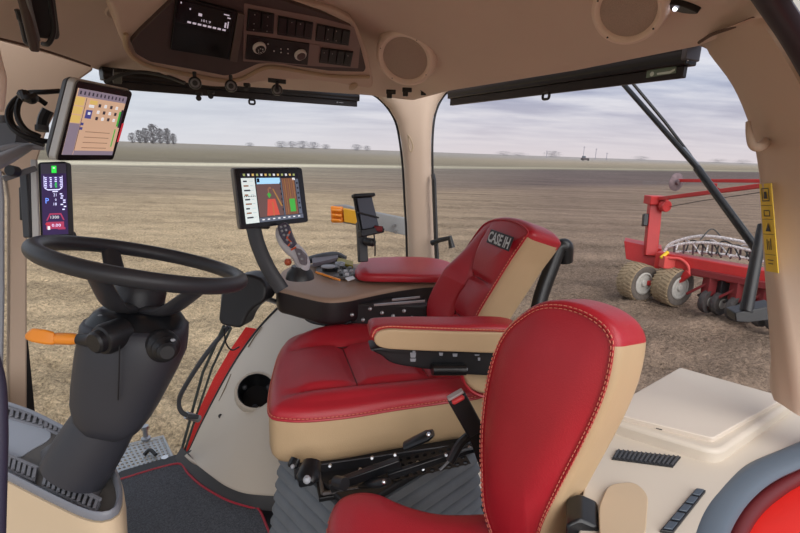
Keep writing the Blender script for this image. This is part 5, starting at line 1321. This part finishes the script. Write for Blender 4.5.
# joystick
root = thing('drive_joystick', 'silver multifunction drive joystick with orange edged button panel on the armrest console', 'joystick', P(300, 268, 1.50))
jp = spline([P(304, 270, 1.50), P(302, 261, 1.49), P(297, 253, 1.48), P(289, 246, 1.48), P(283, 237, 1.48), P(281, 228, 1.49)], 6)
nj = len(jp); m = MB(); m.tube(jp, [lerp(.025, .022, i/nj)*(1-.35*abs(2*i/nj-1)**6) for i in range(nj)], 16, flat=.75, up=V((0, 1, 0))); grip = m.build('grip', SILVER, root)
def JQ(pts, d, t): return [P(x, y, d) for x, y in pts], t
m = MB(); m.prism(fan([P(x, y, 1.452) for x, y in [(277, 226), (285, 222.5), (289, 227), (292, 236), (296, 245), (291, 249), (284, 243), (279, 235)]], .004), V((0, .02, 0))); bpn = m.build('button_panel', mat('jp_dark', (70, 66, 84), .4), grip, bevel=.003)
m = MB(); m.prism(fan([P(x, y, 1.455) for x, y in [(294, 248), (300, 250), (306, 257), (306, 266), (300, 264), (297, 256)]], .004), V((0, .02, 0))); m.build('lower_panel', mat('jp_grey', (104, 96, 104), .4), grip, bevel=.003)
m = MB(); m.tube([P(290, 231, 1.45), P(287, 238, 1.45), P(291, 242, 1.45), P(288, 246, 1.45)], .0028, 6); m.tube([P(296, 247, 1.45), P(291, 250, 1.45)], .0028, 6); m.build('orange_edging', mat('orange_trim', (216, 98, 60), .5), bpn)
for px, py in ((281, 227), (285, 226), (282, 231), (286, 230), (284, 235), (288, 235), (287, 240), (291, 243), (299, 254), (302, 259)):
    m = MB(); m.sphere(P(px, py, 1.448), .0045, 8); m.build('button', LGREY, bpn)
m = MB(); m.sphere(P(288, 262, 1.50), .012, 12); m.build('orange_button', mat('dull_orange', (186, 84, 50), .5), grip)
m = MB(); m.lathe(P(300, 272, 1.51), UPZ, [(.045, -.02), (.040, 0), (.028, .012), (.026, .02)], 24); m.build('gaiter', BLACK, root)
# ================================================================== DOOR LATCH AND RODS
root = thing('door_latch', 'black door latch block on thin grey rods at the lower edge of the side window', 'latch', P(181, 462, 1.95))
m = MB(); m.prism(fan([P(x, y, 1.62) for x, y in [(222, 290), (232, 277), (248, 274), (262, 279), (267, 290), (264, 302), (253, 308), (246, 316), (241, 329), (220, 325), (218, 318)]], .018), V((.02, .07, 0))); lb_ = m.build('latch_body', BLACK, root, bevel=.008, seg=3)
m = MB(); m.prism(fan([P(x, y, 1.625) for x, y in [(222, 288), (229, 286), (228, 322), (219, 320)]], .004), V((-.01, .06, 0))); m.build('latch_face', GREY, lb_, bevel=.003)
m = MB(); m.tube([P(265, 298, 1.70), P(277, 302, 1.78), P(290, 312, 1.82)], [.010, .010, .006], 8); m.build('latch_bolt', METAL, lb_)
m = MB(); m.tube([P(224, 326, 1.68), P(203, 372, 1.80), P(179, 460, 1.98)], .0055, 8); m.tube([P(231, 328, 1.68), P(212, 368, 1.80), P(181, 462, 1.99)], .0045, 8); m.build('rods', mat('rod_green', (70, 78, 76), .5), root)
m = MB(); m.tube(spline([P(229, 326, 1.70), P(204, 357, 1.72), P(183, 390, 1.76), P(179, 402, 1.78), P(181, 411, 1.79), P(189, 416, 1.80), P(198, 417, 1.82)], 6), .0085, 8); m.build('pull_handle', DGREY, root)
m = MB(); m.tube(spline([P(224, 328, 1.66), P(226, 343, 1.68), P(232, 350, 1.7), P(239, 347, 1.74)], 6), .003, 6); m.build('cable', BLACK, root)
m = MB(); m.tube([P(186, 415, 1.8), P(199, 419, 1.84)], .014, 10); m.build('stud', METAL, root)
# ================================================================== STEERING WHEEL
wc_ = P(146, 263.5, 1.0); wn = V((.20, .18, 1)).normalized(); 
root = thing('steering_wheel', 'black steering wheel with padded rim and slim spokes at the left', 'steering wheel', P(137, 300, 1.0))
u, v, w_ = frame_from(wn, V((0, 1, 0)))
WR = .190
m = MB(); rim = [wc_+u*(WR*math.cos(2*PI*k/96))+v*(WR*math.sin(2*PI*k/96)) for k in range(96)]
m.tube(rim, .0165, 16, closed=True, up=wn); rimo = m.build('rim', RIM, root)
def ang_px(px, py):
    q = PL(px, py, wc_, wn)-wc_; return math.atan2(q.dot(v), q.dot(u))
hub = wc_-wn*.074
for (px, py) in ((103, 243), (60, 277), (215, 291)):
    a = ang_px(px, py); e_ = wc_+(u*math.cos(a)+v*math.sin(a))*WR
    din = (u*math.cos(a)+v*math.sin(a))
    m = MB(); m.tube(spline([e_, wc_+din*WR*.80-wn*.034, wc_+din*WR*.52-wn*.074, hub+din*.03-wn*.018], 6), [lerp(.020, .026, i/18) for i in range(19)], 12, flat=.42, up=wn); m.build('spoke', RIM, root)
m = MB(); m.lathe(hub, wn, [(.036, -.070), (.047, -.055), (.050, -.02), (.050, .018), (.046, .028), (.02, .032)], 36); m.build('hub', RIM, root)
# ================================================================== STEERING COLUMN
root = thing('steering_column', 'dark grey steering column shroud rising from the front console below the wheel', 'steering column', P(75, 480, 1.04))
def oval(cx, cy, d, hw, hd, tilt=0, n=28, pw_=2.6, yaw=0):
    c = P(cx, cy, d); a_ = hw/FPX*d; b_ = hd; ring = []
    for k in range(n):
        t = 2*PI*k/n; x = math.copysign(abs(math.cos(t))**(2/pw_), math.cos(t))*a_; y = math.copysign(abs(math.sin(t))**(2/pw_), math.sin(t))*b_
        xr = x*math.cos(yaw)-y*math.sin(yaw); yr = x*math.sin(yaw)+y*math.cos(yaw)
        ring.append(c+V((xr, yr, xr*math.tan(tilt))))
    return ring
tl = -.06
rings = [oval(136, 321, .985, 47, .062, tl), oval(136, 324, .985, 49, .068, tl), oval(135, 336, .985, 49.5, .070, tl), oval(133, 348, .985, 50, .071, tl), oval(127, 368, .985, 47, .068, tl), oval(121, 386, .985, 43, .064, tl*1.5), oval(116, 402, .985, 39, .060, tl*2), oval(113, 416, .985, 34, .055, tl*2), oval(113, 427, .985, 26, .044, tl*2), oval(114, 434, .985, 14, .025, tl*2)]
m = MB(); m.loft([[r[k] for k in range(28)] for r in rings]); up_ = m.build('upper_shroud', COLUMN, root, ang=50)
m = MB(); m.loft([oval(137, 321, .985, 46, .060, tl), oval(138, 312, .985, 40, .050, tl), oval(138, 308, .985, 33, .040, tl)]); m.build('collar', SATIN, root)
m = MB(); m.box(P(106, 317, .95), (.03, .012, .012)); m.build('position_lever', GREY, root, bevel=.004)
m = MB(); m.tube([P(120, 330, .905), P(119, 370, .905), P(118, 400, .915)], .0015, 6); m.build('seam', mat('col_seam', (24, 24, 28), .5), up_)
m = MB(); m.tube([P(117, 398, 1.0), P(107, 418, 1.0), P(94, 440, 1.0), P(80, 463, 1.0), P(74, 473, 1.0)], [.058, .062, .066, .068, .067], 32, flat=.85, up=V((0, 1, 0))); m.build('lower_shroud', COLUMN, root, ang=60)
# indicator lever
m = MB(); m.tube([P(105, 340, .90), P(98, 340, .91), P(90, 340, .92), P(78, 339, .92)], [.020, .019, .014, .0105], 18); m.lathe(P(105, 339, .905), V((-.35, -.93, 0)), [(.030, -.04), (.030, 0), (.027, .008), (.022, .010), (.021, .020), (.017, .024)], 28); st_ = m.build('stalk_base', BLACK, root)
m = MB(); m.tube([P(78, 339, .92), P(73, 339, .92), P(57, 338.5, .92), P(56, 338.5, .92)], [.009, .0115, .0115, .011], 12); lv = m.build('indicator_lever', ORANGE, root, bevel=.001)
m = MB(); m.loft([[P(x, y, d_) for x, y, d_ in r] for r in ([(55, 332, .91), (55, 345, .91), (55, 345, .94), (55, 332, .94)], [(45, 329.5, .905), (45, 344.5, .905), (45, 344.5, .945), (45, 329.5, .945)], [(32, 328, .905), (32, 342, .905), (32, 342, .945), (32, 328, .945)], [(25, 334, .912), (25, 339, .912), (25, 339, .938), (25, 334, .938)])]); m.build('lever_tip', ORANGE, lv, bevel=.004, seg=3)
# right stalk knob
kx = V((.55, -.82, .12)).normalized(); kc = P(164, 347, .91)
m = MB(); m.lathe(kc, kx, [(.029, -.03), (.030, 0), (.028, .004), (.025, .006), (.022, .014), (.023, .019), (.019, .022), (.016, .031), (.017, .040), (.012, .044)], 32); kn = m.build('wiper_knob', BLACK, root)
m = MB(); m.sphere(P(173, 340, .868), .003, 8, sx=1.6); m.build('knob_mark', LGREY, kn)
# ================================================================== FRONT CONSOLE
FZ = .55
root = thing('front_console', 'beige front console with grey rim and slatted vents around the steering column foot', 'console', Zp(40, 500, 0)*1.0)
root.location = V((-.85, .98, 0))
fr_ = [(-60, 388), (-25, 394), (6, 402), (32, 411), (59, 424), (85, 438), (106, 455), (117, 472), (122, 490), (120, 506), (112, 514), (98, 516.5), (80, 512), (50, 498), (20, 483), (2, 474), (-30, 459), (-60, 446)]
fp = resample(spline([Zp(x, y, FZ) for x, y in fr_], 5, True), 120)
fc_ = V((0, 0, 0))
for p in fp: fc_ += p/120
def ins3(a):
    out = []
    for i in range(120):
        d = fp[(i+1) % 120]-fp[i-1]; nn_ = V((d.y, -d.x, 0)).normalized(); nn_ = nn_ if nn_.dot(fp[i]-fc_) > 0 else -nn_
        out.append(fp[i]-nn_*a)
    return out
def zof(r, z): return [V((p.x, p.y, z)) for p in r]
m = MB(); m.loft([zof([fc_.lerp(p, .93) for p in fp], .0), zof([fc_.lerp(p, .97) for p in ins3(.0)], .30), zof(ins3(-.004), FZ-.045), zof(ins3(-.003), FZ-.012), zof(ins3(.008), FZ-.012), zof(ins3(.012), FZ-.03)]); m.build('console_body', mat('console_beige', (222, 198, 166), .5, bump=(700, .05)), root, ang=60)
m = MB(); m.loft([zof(ins3(.000), FZ-.010), zof(ins3(-.001), FZ+.002), zof(ins3(.004), FZ+.007), zof(ins3(.009), FZ+.004), zof(ins3(.012), FZ-.016)], cap=False); m.build('rim_trim', mat('rim_grey', (128, 130, 138), .4), root, ang=60)
m = MB(); m.loft([zof(ins3(.010), FZ-.012), zof(ins3(.020), FZ-.018), zof([fc_.lerp(p, .5) for p in fp], FZ-.02)]); m.build('well', mat('well_grey', (92, 88, 84), .55), root)
wq = [Zp(x, y, FZ-.014) for x, y in [(-40, 404), (-10, 409), (20, 418), (50, 430), (52, 440), (30, 452), (20, 460), (-40, 436)]]
m = MB(); m.prism(fan(wq, .02), UPZ*.004); m.build('inlay', mat('inlay_blue', (168, 174, 184), .4), root, bevel=.001)
def vent(pxq, k, nm='vent_grille'):
    q = [Zp(x, y, FZ-.004) for x, y in pxq]
    m = MB(); m.prism([p-UPZ*.008 for p in fan(q, .008)], UPZ*.008); fr = m.build(nm, mat('vent_frame', (128, 128, 134), .45), root, bevel=.001)
    m = MB(); m.prism([bil(q, a, b)+UPZ*.0004 for a, b in ((.04, .2), (.96, .2), (.96, .86), (.04, .86))], UPZ*.0008); m.build('vent_opening', BLACK, fr)
    m = MB()
    for i in range(k+1): m.bar(bil(q, .04+.92*i/k, .2)+UPZ*.003, bil(q, .04+.92*i/k, .86)+UPZ*.003, (q[1]-q[0]).length/k*.32, .004, up=UPZ)
    m.bar(bil(q, .0, .1)+UPZ*.003, bil(q, 1, .1)+UPZ*.003, .006, .006); m.build('vent_slats', mat('vent_frame', (1, 1, 1)), fr)
vent([(-30, 398), (46, 418), (43, 427), (-30, 406)], 12)
vent([(47, 419), (62, 427), (60, 434), (45, 428)], 3)
vent([(-6, 449), (38, 468), (35, 482), (-9, 463)], 8)
vent([(45, 472), (101, 500), (96, 512), (41, 487)], 10)
m = MB(); m.loft([zof([Zp(x, y, FZ) for x, y in r_], z_) for r_, z_ in (([(38, 446), (60, 436), (96, 458), (106, 480), (96, 498), (60, 486), (40, 470)], FZ-.014), ([(48, 450), (62, 442), (92, 458), (100, 476), (92, 490), (64, 482), (48, 466)], FZ+.012))]); m.build('boot_surround', mat('boot_grey', (84, 82, 84), .55), root, bevel=.006)
# blurred door edge trim at the far left
m = MB(); m.tube(spline([P(-8, 355, .55), P(-1, 385, .55), P(1, 430, .55), P(0, 480, .55), P(-2, 560, .55)], 5), .007, 10); m.build('door_edge', mat('edge_violet', (54, 52, 74), .5), **tg('dark vertical door edge strip at the far left border', 'door edge'))
m = MB(); m.tube(spline([P(-8, 40, .6), P(-3, 62, .6), P(1, 80, .6), P(-2, 110, .6)], 5), .006, 10); m.build('grab_rail', mat('cream_rail', (226, 206, 190), .5), **tg('pale cream rail end at the upper left border', 'rail'))
